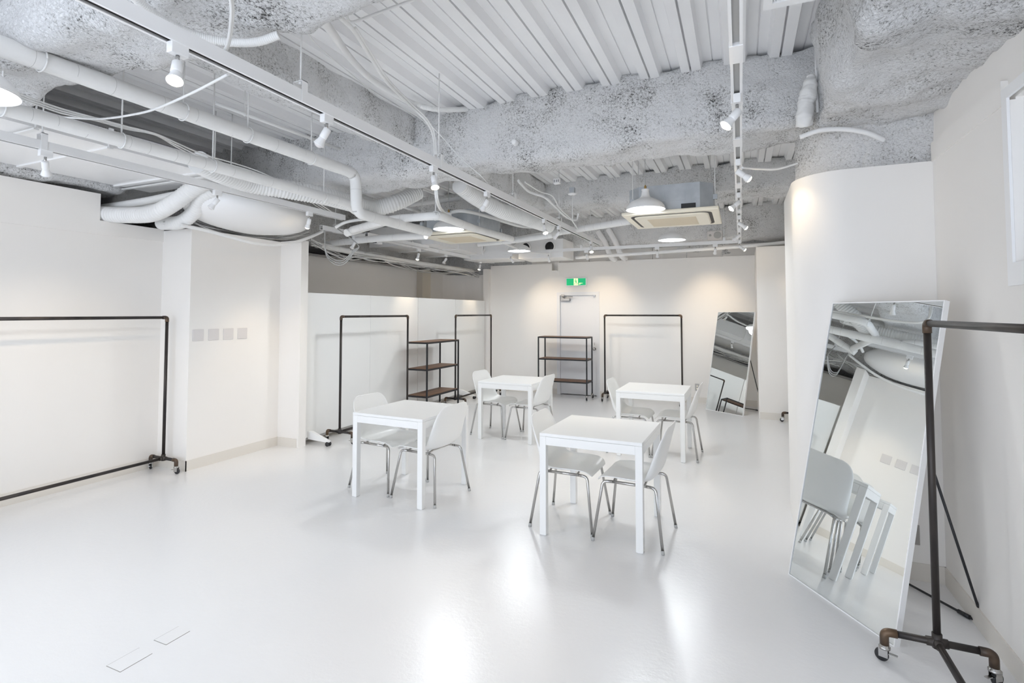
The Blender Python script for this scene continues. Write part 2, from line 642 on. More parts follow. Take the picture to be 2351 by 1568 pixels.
spray('beam', .50, 1.30, -1.0, 4.4, 2.86, 3.5, .04, amp=.045, seed=9, label='wide sprayed beam above the right wall')
spray('wall_back_sprayed', -6.9, 1.7, 10.24, 10.5, 2.4, 3.5, .06, seed=10, rr=.05)
spray('wall_right_sprayed', 1.0, 1.62, 4.8, 10.3, 2.3, 3.5, .07, seed=11)

# sprayed round column above the curved wall
bm = nb()
cx, cy, R = .80, 4.45, .405
rings = []
for i in range(34):
    z = 2.30 + i * .037
    rings.append([])
    for k in range(72):
        a = 2 * pi * k / 72
        q = Vector((cos(a) * R, sin(a) * R, z))
        h = noise.fractal(q * 3 + Vector((4, 2, 0)), 1, 2, 4) * .03 + noise.noise(q * 14) * .012
        rings[-1].append(bm.verts.new((cx + cos(a) * (R + h), cy + sin(a) * (R + h), z)))
for a, b in zip(rings, rings[1:]):
    for k in range(72):
        f = bm.faces.new((a[k], a[(k + 1) % 72], b[(k + 1) % 72], b[k])); f.smooth = True
struct('column', bm, M['spray'], label='sprayed round column above the curved wall')
spray('wall_corner_sprayed', .75, 1.32, 4.02, 4.35, 2.45, 3.2, .04, seed=12, amp=.04)

# door, its frame and fittings
dr = thing('door_1', 'white steel door in the back wall under the exit sign', 'door')
dr['kind'] = 'structure'
bm = nb()
box(bm, DX0 - .035, DX0 + .03, YB - .012, YB + .1, 0, DZ + .035)
box(bm, DX1 - .03, DX1 + .035, YB - .012, YB + .1, 0, DZ + .035)
box(bm, DX0 + .03, DX1 - .03, YB - .012, YB + .1, DZ - .03, DZ + .035)
obj('door_frame', bm, M['doorp'], dr)
bm = nb()
bbox_(bm, DX0 + .03, DX1 - .03, YB + .03, YB + .07, .012, DZ - .03, .003)
obj('door_leaf', bm, M['doorp'], dr)
bm = nb()
bbox_(bm, DX0 + .05, DX0 + .24, YB - .035, YB + .028, DZ - .14, DZ - .09, .006)
bbox_(bm, DX0 + .06, DX0 + .12, YB - .03, YB + .0, DZ - .05, DZ - .01, .004)
tube(bm, [(DX0 + .145, YB - .03, DZ - .085), (DX0 + .08, YB - .045, DZ - .055), (DX0 + .31, YB - .05, DZ - .06)], .008, 8)
obj('door_closer', bm, M['steel'], dr)
bm = nb()
lathe(bm, [(.0, .06), (.018, .06), (.027, .05), (.027, .03), (.012, .022), (.012, .008), (.03, .006), (.03, 0)], 24,
      Matrix.Translation((DX1 - .075, YB + .03, .915)) @ Matrix.Rotation(pi / 2, 4, 'X'))
obj('door_knob', bm, M['chrome'], dr, smooth=True)
bm = nb()
for z in (1.0, 1.03):
    lathe(bm, [(0, .006), (.009, .006), (.009, 0)], 12, Matrix.Translation((DX1 - .075, YB + .03, z)) @ Matrix.Rotation(pi / 2, 4, 'X'))
box(bm, DX1 - .085, DX1 - .045, YB - .018, YB - .012, DZ - .06, DZ - .03)
obj('door_lock', bm, M['steel'], dr)

# exit sign with the running figure
sg = thing('exit_sign', 'green emergency exit sign with running figure above the door', 'exit sign', (-2.98, YB, 2.235))
bm = nb(); bbox_(bm, -.215, .215, -.045, 0, -.085, .085, .006)
obj('housing', bm, M['white'], sg)
obj('green_face', bx(-.195, .195, -.050, -.045, -.068, .068), M['sign_g'], sg)
bm = nb(); box(bm, -.045, .04, -.052, -.0501, -.066, .066)
obj('door_pictogram', bm, M['sign_y'], sg)
bm = nb()


def flat_line(bm, pts, wd, y):
    for (x0, z0), (x1, z1) in zip(pts, pts[1:]):
        dx, dz = x1 - x0, z1 - z0
        l = sqrt(dx * dx + dz * dz); nx, nz = -dz / l * wd / 2, dx / l * wd / 2
        q = [(x0 + nx, z0 + nz), (x1 + nx, z1 + nz), (x1 - nx, z1 - nz), (x0 - nx, z0 - nz)]
        a = [bm.verts.new((u, y, v)) for u, v in q]; b = [bm.verts.new((u, y + .001, v)) for u, v in q]
        bm.faces.new(a)
        bm.faces.new(b[::-1])
        for k in range(4):
            bm.faces.new((a[k], b[k], b[(k + 1) % 4], a[(k + 1) % 4]))


flat_line(bm, [(-.008, .03), (.004, -.01)], .02, -.0535)
flat_line(bm, [(-.006, .028), (-.032, .02), (-.034, .002)], .008, -.0535)
flat_line(bm, [(-.006, .028), (.018, .016), (.026, .028)], .008, -.0535)
flat_line(bm, [(.004, -.008), (-.018, -.024), (-.03, -.055)], .010, -.0535)
flat_line(bm, [(.004, -.008), (.022, -.022), (.016, -.055)], .010, -.0535)
lathe(bm, [(0, .001), (.010, .001), (.010, 0)], 14, Matrix.Translation((-.006, -.0525, .048)) @ Matrix.Rotation(pi / 2, 4, 'X'))
obj('running_figure', bm, M['sign_g'], sg)
bm = nb()
for k, (a, b) in enumerate(((.06, .115), (.125, .135))):
    flat_line(bm, [(a, -.028), (b, -.028)], .012, -.0515)
flat_line(bm, [(.05, -.047), (.09, -.047)], .008, -.0515)
obj('lettering', bm, M['sign_y'], sg)


# ------------------------------------------------------------------ tables
def make_table():
    t = thing('dining_table', '', 'table')
    s = .375
    bm = nb(); bbox_(bm, -s, s, -s, s, .716, .74, .003)
    obj('tabletop', bm, M['tabletop'], t)
    bm = nb()
    for a in (-1, 1):
        bbox_(bm, -s + .05, s - .05, min(a * s, a * (s - .02)), max(a * s, a * (s - .02)), .655, .715, .002)
        bbox_(bm, min(a * s, a * (s - .02)), max(a * s, a * (s - .02)), -s + .05, s - .05, .655, .715, .002)
    obj('apron', bm, M['tabletop'], t)
    for a in (-1, 1):
        for b in (-1, 1):
            bm = nb()
            bbox_(bm, min(a * s, a * (s - .05)), max(a * s, a * (s - .05)), min(b * s, b * (s - .05)), max(b * s, b * (s - .05)), 0.004, .7155, .003)
            box(bm, *sorted((a * (s - .008), a * (s - .042))), *sorted((b * (s - .008), b * (s - .042))), 0, .004)
            obj('leg', bm, M['tabletop'], t)
    return t


TBL = [(-2.79, 4.11, -.040, 'square white table facing the pair of switch panels, closer left of the four'),
       (-.993, 4.03, -.022, 'square white table closest to the big leaning mirror'),
       (-2.75, 6.45, -.018, 'square white table in front of the left wooden shelf rack'),
       (-.945, 6.38, -.009, 'square white table in front of the rack by the back wall')]
TBL = [(a, b, c, l) for (a, b, c, _), l in zip(TBL, (
    'square white table in the near row, left one by the partition wall',
    'square white table in the near row, nearest the large leaning mirror',
    'square white table in the far row, in front of the open shelves',
    'square white table in the far row, in front of the back wall clothes rack'))]
t0 = make_table()
for k, (x, y, a, l) in enumerate(TBL):
    if k == 0:
        t0.location = (x, y, 0); t0.rotation_euler = (0, 0, a); t0['label'] = l; t0['group'] = 'square white tables'
    else:
        dup(t0, (x, y, 0), a, l, 'square white tables')


# ------------------------------------------------------------------ chairs (face +X)
def make_chair():
    t = thing('dining_chair', '', 'chair')
    # shell
    prof = [(.225, .412), (.205, .436), (.16, .448), (.08, .446), (0, .440), (-.07, .436), (-.125, .442), (-.165, .462),
            (-.192, .50), (-.208, .55), (-.222, .61), (-.236, .67), (-.250, .73), (-.262, .775), (-.270, .812), (-.273, .828)]
    hw = [.180, .212, .229, .237, .241, .241, .239, .236, .233, .231, .229, .225, .218, .204, .172, .115]
    curl = [.0, .004, .012, .020, .026, .032, .040, .050, .056, .052, .044, .034, .024, .016, .010, .006]
    prof = smooth_path([Vector((a, 0, b)) for a, b in prof], 3)
    def ip(L, t_):
        i = min(int(t_), len(L) - 2); f = t_ - i; return L[i] * (1 - f) + L[i + 1] * f
    nU = 20
    bm = nb(); g = []
    for i, p in enumerate(prof):
        tt = i / 3
        d = (prof[min(i + 1, len(prof) - 1)] - prof[max(i - 1, 0)]).normalized()
        nrm = Vector((d.z, 0, -d.x))          # towards the sitter
        if nrm.z < -.2:
            nrm = -nrm
        w_, c_ = ip(hw, tt), ip(curl, tt)
        g.append([bm.verts.new(p + Vector((0, w_ * sin(u * pi / 2 * .98) / sin(pi / 2 * .98), 0)) + nrm * c_ * abs(u) ** 2.6) for u in [k / nU * 2 - 1 for k in range(nU + 1)]])
    for a, b in zip(g, g[1:]):
        for k in range(nU):
            f = bm.faces.new((a[k], a[k + 1], b[k + 1], b[k])); f.smooth = True
    o = obj('seat_shell', bm, M['shell'], t, smooth=True)
    so = o.modifiers.new('thickness', 'SOLIDIFY'); so.thickness = .007; so.offset = 0
    sb = o.modifiers.new('smooth', 'SUBSURF'); sb.levels = 1; sb.render_levels = 1
    # chrome underframe
    r = .0105
    for s in (-1, 1):
        for e in (-1, 1):
            foot = Vector((.245 * e, .25 * s, .006)); knee = Vector((.188 * e, .185 * s, .398))
            inn = Vector((.12 * e, .178 * s, .412))
            bm = nb(); tube(bm, bend_path([foot, knee + Vector((0, 0, .012)), inn], .05, 8), r, 12)
            lg = obj('leg', bm, M['chrome'], t, smooth=True)
            bm = nb(); tube(bm, [foot - Vector((0, 0, .006)), foot + (knee - foot).normalized() * .02], .0125, 12)
            obj('foot_cap', bm, M['cableG'], lg)
        bm = nb(); tube(bm, [(-.125, .178 * s, .412), (.125, .178 * s, .412)], r, 12)
        obj('side_rail', bm, M['chrome'], t, smooth=True)
    for e in (-.11, .11):
        bm = nb(); tube(bm, bend_path([(e, -.178, .413), (e, -.12, .430), (e, .12, .430), (e, .178, .413)], .03), .008, 10)
        obj('cross_bar', bm, M['chrome'], t, smooth=True)
    return t


CH = [(-3.095, 4.15, -.12, 'white shell chair, left side of the near table by the partition wall'),
      (-2.57, 4.08, pi - .12, 'white shell chair, right side of the near table by the partition wall'),
      (-1.245, 4.02, -.03, 'white shell chair, left side of the near table beside the large mirror'),
      (-.735, 3.96, pi - .06, 'white shell chair closest to the large leaning mirror'),
      (-3.055, 6.475, -.10, 'white shell chair, left side of the far table before the shelves'),
      (-2.53, 6.42, pi - .09, 'white shell chair, right side of the far table before the shelves'),
      (-1.20, 6.34, -.03, 'white shell chair, left side of the far table before the clothes rack'),
      (-.69, 6.33, pi - .03, 'white shell chair, right side of the far table before the clothes rack')]
c0 = make_chair()
for k, (x, y, a, l) in enumerate(CH):
    if k == 0:
        c0.location = (x, y, 0); c0.rotation_euler = (0, 0, a); c0['label'] = l; c0['group'] = 'white shell chairs at the tables'
    else:
        dup(c0, (x, y, 0), a, l, 'white shell chairs at the tables')


# ------------------------------------------------------------------ clothes racks (length along +X)
def caster(par, x, y, z, rz, brake=True, r=.028, top=None):
    """small swivel caster under the point (x, y, z)"""
    mx = Matrix.Translation((x, y, 0)) @ Matrix.Rotation(rz, 4, 'Z')
    bm = nb()
    lathe(bm, [(0, z), (.019, z), (.019, z - .008), (.024, z - .010), (.024, z - .018), (.0, z - .018)], 16, mx)
    for s in (-1, 1):
        v = box(bm, -.014, .022, s * .015 - .0012, s * .015 + .0012, r - .004, z - .012, mx)
    box(bm, -.012, .012, -.016, .016, z - .020, z - .012, mx)
    if brake:
        box(bm, -.05, -.012, -.008, .008, r + .012, r + .016, mx)
    ca = obj('caster', bm, M['chrome'], par)
    bm = nb()
    lathe(bm, [(0, -.010), (r * .86, -.010), (r, -.006), (r, .006), (r * .86, .010), (0, .010)], 22,
          mx @ Matrix.Translation((.012, 0, r)) @ Matrix.Rotation(pi / 2, 4, 'X'))
    obj('wheel', bm, M['rubber'], ca)
    return ca


def make_rack(L):
    t = thing('clothes_rack', '', 'clothes rack')
    r, H, zf, fw = .0150, 1.575, .135, .20
    bm = nb(); tube(bm, [(.03, 0, H), (L - .03, 0, H)], r, 14); obj('top_bar', bm, M['rawpipe'], t, smooth=True)
    bm = nb(); tube(bm, [(.02, 0, zf), (L - .02, 0, zf)], r, 14); obj('bottom_bar', bm, M['rawpipe'], t, smooth=True)
    for x, s in ((0, 1), (L, -1)):
        bm = nb(); tube(bm, [(x, 0, zf), (x, 0, H - .035)], r, 14); obj('upright', bm, M['rawpipe'], t, smooth=True)
        bm = nb(); tube(bm, bend_path([(x, 0, H - .045), (x, 0, H), (x + s * .045, 0, H)], .036, 8), r * 1.22, 14)
        obj('corner_elbow', bm, M['elbow'], t, smooth=True)
        bm = nb()
        tube(bm, [(x, 0, zf - .025), (x, 0, zf + .04)], r * 1.32, 14); tube(bm, [(x, -.04, zf), (x, .04, zf)], r * 1.32, 14)
        tube(bm, [(x, 0, zf), (x + s * .04, 0, zf)], r * 1.32, 14)
        obj('joint', bm, M['rawpipe'], t, smooth=True)
        bm = nb(); tube(bm, [(x, -fw + .03, zf), (x, fw - .03, zf)], r, 14); obj('foot_bar', bm, M['rawpipe'], t, smooth=True)
        for q in (-1, 1):
            bm = nb(); tube(bm, bend_path([(x, q * (fw - .05), zf), (x, q * (fw + .0), zf), (x, q * fw, zf - .058)], .045, 8), r * 1.25, 14)
            obj('foot_elbow', bm, M['elbow'], t, smooth=True)
            caster(t, x, q * fw, .078, (pi / 2 if q > 0 else -pi / 2) + random.uniform(-.9, .9))
    return t


racks = [((-5.45, 2.02, 0), pi / 2, 1.54, 'dark pipe clothes rack on casters along the bare left wall'),
         ((-4.63, 5.22, 0), pi / 2, 1.45, 'dark pipe clothes rack on casters by the first white partition'),
         ((-4.57, 8.02, 0), pi / 2, 1.42, 'dark pipe clothes rack on casters behind the shelf rack, in the far corner'),
         ((-2.345, 9.73, 0), -.008, 1.38, 'dark pipe clothes rack on casters against the back wall beside the door'),
         ((.75, 7.25, 0), pi / 2, 1.60, 'dark pipe clothes rack mostly hidden behind the curved wall'),
         ((.79, 1.50, 0), pi / 2, 1.50, 'dark pipe clothes rack beside the large mirror at the right wall')]
for loc, rz, L, l in racks:
    rk = make_rack(L)
    rk.location, rk.rotation_euler = loc, (0, 0, rz)
    rk['label'] = l; rk['group'] = 'dark pipe clothes racks'


# ------------------------------------------------------------------ open shelf racks (length along +X, depth +Y)
def make_shelf():
    t = thing('shelf_rack', '', 'shelf rack')
    L, W, H, s = .98, .385, 1.165, .011
    for x in (s, L - s):
        for y in (s, W - s):
            bm = nb(); bbox_(bm, x - s, x + s, y - s, y + s, .085, H, .001)
            obj('post', bm, M['black'], t)
            caster(t, x, y, .086, random.uniform(-1, 1) - 1.2, r=.027)
    for z in (H, .75, .335):
        bm = nb()
        for y in (0, W - 2 * s):
            box(bm, 2 * s, L - 2 * s, y, y + 2 * s, z - .026, z - .002)
        for x in (0, L - 2 * s):
            box(bm, x, x + 2 * s, 2 * s, W - 2 * s, z - .026, z - .002)
        obj('shelf_frame', bm, M['black'], t)
        bm = nb(); bbox_(bm, 2 * s - (0.01 if z == H else 0), L - 2 * s + (0.01 if z == H else 0), 2 * s - .004, W - 2 * s + .004, z - .012, z + .004, .001)
        obj('shelf_board', bm, M['wood'], t)
    return t


s0 = make_shelf()
s0.location = (-3.60, 9.50, 0); s0.rotation_euler = (0, 0, -.012)
s0['label'] = 'black framed shelf rack with walnut boards in front of the white door'
s0['group'] = 'black framed shelf racks'
dup(s0, (-4.44, 6.92, 0), pi / 2 - .01, 'black framed shelf rack with walnut boards in front of the white partitions', 'black framed shelf racks')


# ------------------------------------------------------------------ leaning mirrors
def make_mirror(BL, ang, tilt_a, tilt_z, W, label, stand):
    """BL: bottom left corner; ang: direction of the bottom edge; tilt: run and rise of the glass"""
    L = sqrt(tilt_a ** 2 + tilt_z ** 2)
    th = atan2(tilt_a, tilt_z)
    t = thing('standing_mirror', label, 'mirror', BL, ang, 'tall frameless standing mirrors')
    mx = Matrix.Rotation(-th, 4, 'X')
    bm = nb()
    box(bm, .006, W - .006, .0, .003, .006, L - .006, mx)
    obj('glass', bm, M['mirror'], t)
    bm = nb()
    box(bm, 0, .006, -.004, .028, 0, L, mx); box(bm, W - .006, W, -.004, .028, 0, L, mx)
    box(bm, .006, W - .006, -.004, .028, 0, .006, mx); box(bm, .006, W - .006, -.004, .028, L - .006, L, mx)
    box(bm, .006, W - .006, .004, .026, .006, L - .006, mx)
    obj('mirror_frame', bm, M['white'], t)
    # black wire stand folding out behind
    top = mx @ Vector((0, .03, L * .60))
    bm = nb()
    ysh, zz = stand, .012
    x0, x1 = W * .14, W * .93
    tube(bm, bend_path([(x0, top.y, top.z), (x0, ysh, zz), (x1, ysh, zz), (x1, top.y, top.z)], .05, 8), .0065, 10)
    tube(bm, [(x0, top.y, top.z), (x1, top.y, top.z)], .006, 8)
    obj('stand', bm, M['black'], t, smooth=True)
    bm = nb()
    for x in (x0 + .10, x1 - .10):
        tube(bm, [(x - .03, ysh, zz), (x + .03, ysh, zz)], .011, 12)
    obj('stand_grip', bm, M['rubber'], t)
    return t


make_mirror((.247, 3.741, 0), radians(-55.6), .366, 1.688, .73, 'tall leaning mirror at the curved wall reflecting chairs and tables', .60)
make_mirror((-.57, 9.47, 0), radians(-34.9), .363, 1.638, .699, 'tall leaning mirror in the far corner beside the back wall', .60)

# ------------------------------------------------------------------ movable white partitions
def partition(y0, y1, feet, label):
    t = thing('partition', label, 'partition', (-4.95, y0, 0), 0, 'movable white partitions')
    n = 2
    L = (y1 - y0)
    for k in range(n):
        bm = nb(); bbox_(bm, -.04, 0, k * L / n + .0015, (k + 1) * L / n - .0015, .075, 1.875, .002)
        obj('board', bm, M['panel'], t)
    obj('bottom_rail', bx(-.045, .004, .0, L, .05, .075), M['steel'], t)
    for fy in feet:
        y = fy - y0
        bm = nb()
        vs = [(.0, .155), (.06, .155), (.30, .075), (.33, .065), (.33, .045), (.0, .06)]
        for s in (1, -1):
            a = [bm.verts.new((-.02 + s * (.02 + u), y - .02, v)) for u, v in vs]; b = [bm.verts.new((-.02 + s * (.02 + u), y + .02, v)) for u, v in vs]
            bm.faces.new(a); bm.faces.new(b[::-1])
            for k in range(len(vs)):
                bm.faces.new((a[k], b[k], b[(k + 1) % len(vs)], a[(k + 1) % len(vs)]))
        ft = obj('foot', bm, M['white'], t)
        for x in (.315, -.355):
            bm = nb()
            for q in (-.018, .018):
                lathe(bm, [(0, -.011), (.024, -.011), (.027, -.006), (.027, .006), (.024, .011), (0, .011)], 20, Matrix.Translation((x, y + q, .027)) @ Matrix.Rotation(pi / 2, 4, 'X'))
            box(bm, x - .012, x + .012, y - .006, y + .006, .027, .052)
            obj('caster', bm, M['rubber'], ft)
    return t


partition(4.97, 7.42, (5.03, 7.36), 'long white movable partition panel nearest the left wall end')
partition(7.43, 9.93, (8.86, 9.80), 'long white movable partition panel next to the back wall')

# ------------------------------------------------------------------ wall plates, outlets, floor hatches
for k, (a, b, l) in enumerate(((3.690, 3.812, 'leftmost pale cover plate on the white pier'), (3.868, 3.99, 'second pale cover plate from the left on the white pier'),
                               (4.045, 4.167, 'third pale cover plate from the left on the white pier'), (4.225, 4.347, 'rightmost pale cover plate on the white pier'))):
    bm = nb(); bbox_(bm, -5.24, -5.232, a, b, 1.327, 1.449, .003)
    tag(obj('cover_plate', bm, M['plate']), l, 'cover plate', 'cover plates on the pier')


def outlet(x0, x1, z0, z1, y, label):
    t = thing('wall_outlet', label, 'outlet', ((x0 + x1) / 2, y, (z0 + z1) / 2), 0)
    w_, h_ = (x1 - x0) / 2, (z1 - z0) / 2
    bm = nb(); bbox_(bm, -w_, w_, -.008, 0, -h_, h_, .002); obj('plate', bm, M['outlet'], t)
    bm = nb()
    for z in (-.025, .02):
        box(bm, -.014, .014, -.011, -.008, z - .012, z + .012)
    obj('socket', bm, M['cream'], t)
    return t


outlet(.885, .975, .213, .332, 3.97, 'brushed metal outlet plate behind the large mirror')
outlet(-.777, -.705, .22, .345, YB, 'small grey outlet plate on the back wall beside the far mirror')


def hatch(cx, cy, a, lx, ly, label):
    t = thing('floor_hatch', label, 'floor hatch', (cx, cy, 0), a, 'flush floor hatches')
    bm = nb(); box(bm, -lx / 2, lx / 2, -ly / 2, ly / 2, -.002, .0015); obj('lid', bm, M['floor'], t)
    bm = nb()
    box(bm, -lx / 2 - .0022, -lx / 2, -ly / 2 - .0022, ly / 2 + .0022, 0, .0012)
    box(bm, lx / 2, lx / 2 + .0022, -ly / 2 - .0022, ly / 2, 0, .0012)
    box(bm, -lx / 2, lx / 2, -ly / 2 - .0022, -ly / 2, 0, .0012)
    obj('groove', bm, M['outlet'], t)


hatch(-2.65, 1.60, 0, .10, .14, 'rectangular floor hatch outline, the one closer to the camera')
hatch(-2.65, 1.80, 0, .09, .12, 'rectangular floor hatch outline, the smaller one farther in')


# ------------------------------------------------------------------ light tracks
TZ = 2.70


def track(name, p0, p1, label, w_=.042, h_=.055, hang=(), slot=True, group='white lighting tracks', ladder=False):
    p0, p1 = Vector(p0), Vector(p1)
    L = (p1 - p0).length
    a = atan2(p1.y - p0.y, p1.x - p0.x)
    t = thing(name, label, 'lighting track', p0, a, group)
    bm = nb()
    box(bm, 0, L, -w_ / 2, w_ / 2, h_ - .004, h_); box(bm, 0, L, -w_ / 2, -w_ / 2 + .003, 0, h_ - .004); box(bm, 0, L, w_ / 2 - .003, w_ / 2, 0, h_ - .004)
    box(bm, 0, L, -w_ / 2 + .003, -w_ / 2 + .012, 0, .004); box(bm, 0, L, w_ / 2 - .012, w_ / 2 - .003, 0, .004)
    obj('rail', bm, M['white'], t)
    obj('inner_strip', bx(.01, L - .01, -w_ / 2 + .004, w_ / 2 - .004, .014, .018), M['cableG'] if ladder else M['darkin'], t)
    if ladder:
        x = .2
        while x < L - .2:
            bm = nb(); box(bm, x, x + .16, -w_ / 2 - .0015, w_ / 2 + .0015, -.003, .02)
            obj('joint_cover', bm, M['white'], t)
            x += .62
    for s in hang:
        bm = nb()
        box(bm, s - .018, s + .018, -w_ / 2 - .004, -w_ / 2 - .001, -.002, h_ + .05); box(bm, s - .018, s + .018, w_ / 2 + .001, w_ / 2 + .004, -.002, h_ + .05)
        box(bm, s - .018, s + .018, -w_ / 2 - .004, w_ / 2 + .004, h_ + .047, h_ + .05)
        hg = obj('hanger_bracket', bm, M['white'], t)
        bm = nb(); tube(bm, [(s, 0, h_ + .04), (s, 0, 3.44 - p0.z)], .0045, 8)
        tube(bm, [(s, 0, h_ + .035), (s, 0, h_ + .06)], .010, 6)
        obj('hanger_rod', bm, M['cableW'], hg)
    return t


track('lighting_track', (-2.06, -.2, TZ), (-2.06, 8.30, TZ), 'long white lighting track running from the camera over the tables', .055, .062, (2.2, 3.55, 4.95, 6.4, 7.9))
track('lighting_track', (0.0, .2, TZ), (0.0, 8.74, TZ), 'white slotted lighting track above the walkway on the right', .05, .05, (2.7, 5.2, 7.2), ladder=True)
track('lighting_track', (-4.02, 8.80, TZ), (.03, 8.80, TZ), 'white lighting track across the back of the room', .042, .05, (.28, 1.5, 3.0, 3.8))
track('lighting_track', (-4.22, -1.0, TZ), (-4.22, 4.78, TZ), 'white lighting track beside the left wall and duct', .05, .058, (2.9, 4.3))
track('lighting_track', (-4.77, 5.0, 2.655), (-4.77, 9.95, 2.655), 'white lighting track above the movable partitions', .05, .058, (.25, 1.95, 2.75, 4.2))
tr = track('lighting_track', (-4.66, 5.72, 2.665), (-4.66, 7.25, 2.665), 'short thick white track piece doubled beside the partition track', .055, .05, ())


# ------------------------------------------------------------------ spotlights
def make_spot(kind):
    """origin at the track underside; head pivots at (0,0,-.075). kind: lit / off"""
    t = thing('spotlight', '', 'spotlight')
    bm = nb(); bbox_(bm, -.016, .016, -.035, .035, -.042, 0.004, .003); obj('adapter', bm, M['white'], t)
    bm = nb(); tube(bm, [(0, 0, -.04), (0, 0, -.082)], .0075, 12); obj('neck', bm, M['chrome'], t, smooth=True)
    h = D.objects.new('lamp_head', None)
    return t


def spot_at(x, y, z, aim, label, lit=True, power=1.0, face=0):
    """spotlight on a track at (x,y), aimed along the vector aim"""
    t = thing('spotlight', label, 'spotlight', (x, y, z), 0, 'white track spotlights')
    bm = nb(); bbox_(bm, -.017, .017, -.036, .036, -.042, 0.004, .003, mx=Matrix.Rotation(face, 4, 'Z')); obj('adapter', bm, M['white'], t)
    bm = nb(); tube(bm, [(0, 0, -.04), (0, 0, -.080)], .0075, 12); obj('neck', bm, M['chrome'], t, smooth=True)
    a = Vector(aim).normalized()
    rot = a.to_track_quat('Z', 'Y').to_matrix().to_4x4()
    mx = Matrix.Translation(Vector((0, 0, -.082)) + a * -.01) @ rot
    bm = nb()
    lathe(bm, [(0, -.004), (.016, -.004), (.021, 0), (.021, .05), (.0185, .056)], 24, mx, cap1=True)
    obj('lamp_body', bm, M['white'], t, smooth=True)
    bm = nb()
    lathe(bm, [(.0185, .054), (.019, .062), (.0245, .080), (.0295, .096), (.031, .1), (.029, .0995), (.027, .096)], 24, mx)
    rf = obj('reflector', bm, M['white'], t, smooth=True)
    bm = nb()
    lathe(bm, [(0, .113), (.012, .111), (.021, .105), (.0275, .0965)], 24, mx)
    obj('lens', bm, M['glow_spot'] if lit else M['plate'], rf, smooth=True)
    if lit:
        l = D.lights.new('spot_beam', 'SPOT')
        l.energy = SPOT_W * power
        l.color = (1.0, .80, .56)
        l.spot_size = radians(62); l.spot_blend = 1.0; l.shadow_soft_size = .025
        lo = D.objects.new('spot_beam', l); COL.objects.link(lo)
        lo.parent = t
        lo.location = Vector((0, 0, -.082)) + a * .118
        lo.rotation_euler = (-a).to_track_quat('Z', 'Y').to_euler()
    return t


SP = [
    # x, y, z, aim, label, lit, power
    (-2.06, 1.36, TZ, (.35, -.35, -1), 'lit track spotlight nearest the camera on the long central track', True, .7),
    (-2.06, 2.19, TZ, (-.55, -.2, -1), 'unlit track spotlight on the long central track, in front of the cross beam', False, 0),
    (-2.06, 3.28, TZ, (.35, -.3, -1), 'lit track spotlight on the central track just before the cross beam', True, .7),
    (-2.06, 4.17, TZ, (-.6, -.1, -1), 'unlit track spotlight on the central track under the cross beam', False, 0),
    (-2.06, 5.66, TZ, (.3, -.3, -1), 'lit track spotlight on the central track over the far tables', True, .7),
    (-2.06, 6.19, TZ, (-.7, -.1, -.8), 'unlit track spotlight on the central track over the far tables', False, 0),
    (-2.06, 7.72, TZ, (.2, -.4, -1), 'lit track spotlight at the far end of the central track', True, .7),
    (-4.22, 1.92, TZ, (-.8, .5, -1), 'lit track spotlight on the left track nearest the camera', True, .9),
    (-4.22, 3.17, TZ, (-.6, -.4, -1), 'unlit track spotlight in front of the large curved duct', False, 0),
    (-4.22, 4.25, TZ, (-.45, .1, -1), 'lit track spotlight beneath the large curved duct', True, .9),
    (-4.77, 5.62, 2.655, (-.25, -.4, -1), 'unlit track spotlight above the first partition', False, 0),
    (-4.77, 7.16, 2.655, (-.22, -.12, -1), 'lit track spotlight above the seam of the partitions', True, 1.0),
    (-4.77, 8.02, 2.655, (-.35, -.55, -1), 'unlit track spotlight above the second partition', False, 0),
    (-4.77, 9.35, 2.655, (-.22, -.12, -1), 'lit track spotlight at the far end of the partition track', True, 1.0),
    (-3.86, 8.80, TZ, (.3, 1, -.8), 'lit spotlight at the far left end of the back track', True, 1.0),
    (-3.13, 8.80, TZ, (.2, .45, -1), 'unlit spotlight on the back track above the door', False, 0),
    (-2.43, 8.80, TZ, (.05, 1, -.75), 'lit spotlight on the back track left of its middle', True, 1.0),
    (-1.24, 8.80, TZ, (0, .5, -1), 'unlit spotlight near the middle of the back track', False, 0),
    (-.35, 8.80, TZ, (-.1, 1, -.75), 'lit spotlight near the right end of the back track', True, 1.0),
    (0.0, 2.80, TZ, (-.8, -.35, -1), 'lit spotlight turned to the tables on the right hand track, nearest the camera', True, .8),
    (0.0, 4.0, TZ, (.9, .3, -.7), 'lit spotlight turned to the curved wall on the slotted track', True, .12),
    (0.0, 5.12, TZ, (-.8, -.3, -.7), 'lit spotlight turned to the far tables on the slotted track', True, .7),
    (0.0, 6.32, TZ, (.9, .2, -.7), 'lit spotlight on the slotted track beyond the cassette unit', True, .7),
    (0.0, 7.35, TZ, (-.8, -.1, -.6), 'unlit white spotlight toward the far end of the slotted track', False, .0),
    (0.0, 8.55, TZ, (.8, .1, -.6), 'lit spotlight at the far end of the slotted track', True, .5)]
for s in SP:
    spot_at(s[0], s[1], s[2], s[3], s[4], s[5], s[6], face=(pi / 2 if s[1] == 8.80 else 0))

# small white box with black lens on the doubled track
t = thing('lens_box', 'white square box with a black lens under the partition track', 'camera', (-4.66, 5.98, 2.665))
bm = nb(); bbox_(bm, -.03, .03, -.055, .055, -.075, .0, .004); obj('housing', bm, M['white'], t)
bm = nb(); lathe(bm, [(0, .06), (.02, .06), (.024, .055), (.024, 0)], 20, Matrix.Translation((.0, -.045, -.045)) @ Matrix.Rotation(pi / 2, 4, 'X') @ Matrix.Translation((0, 0, 0)))
obj('lens', bm, M['rubber'], t)
t = None


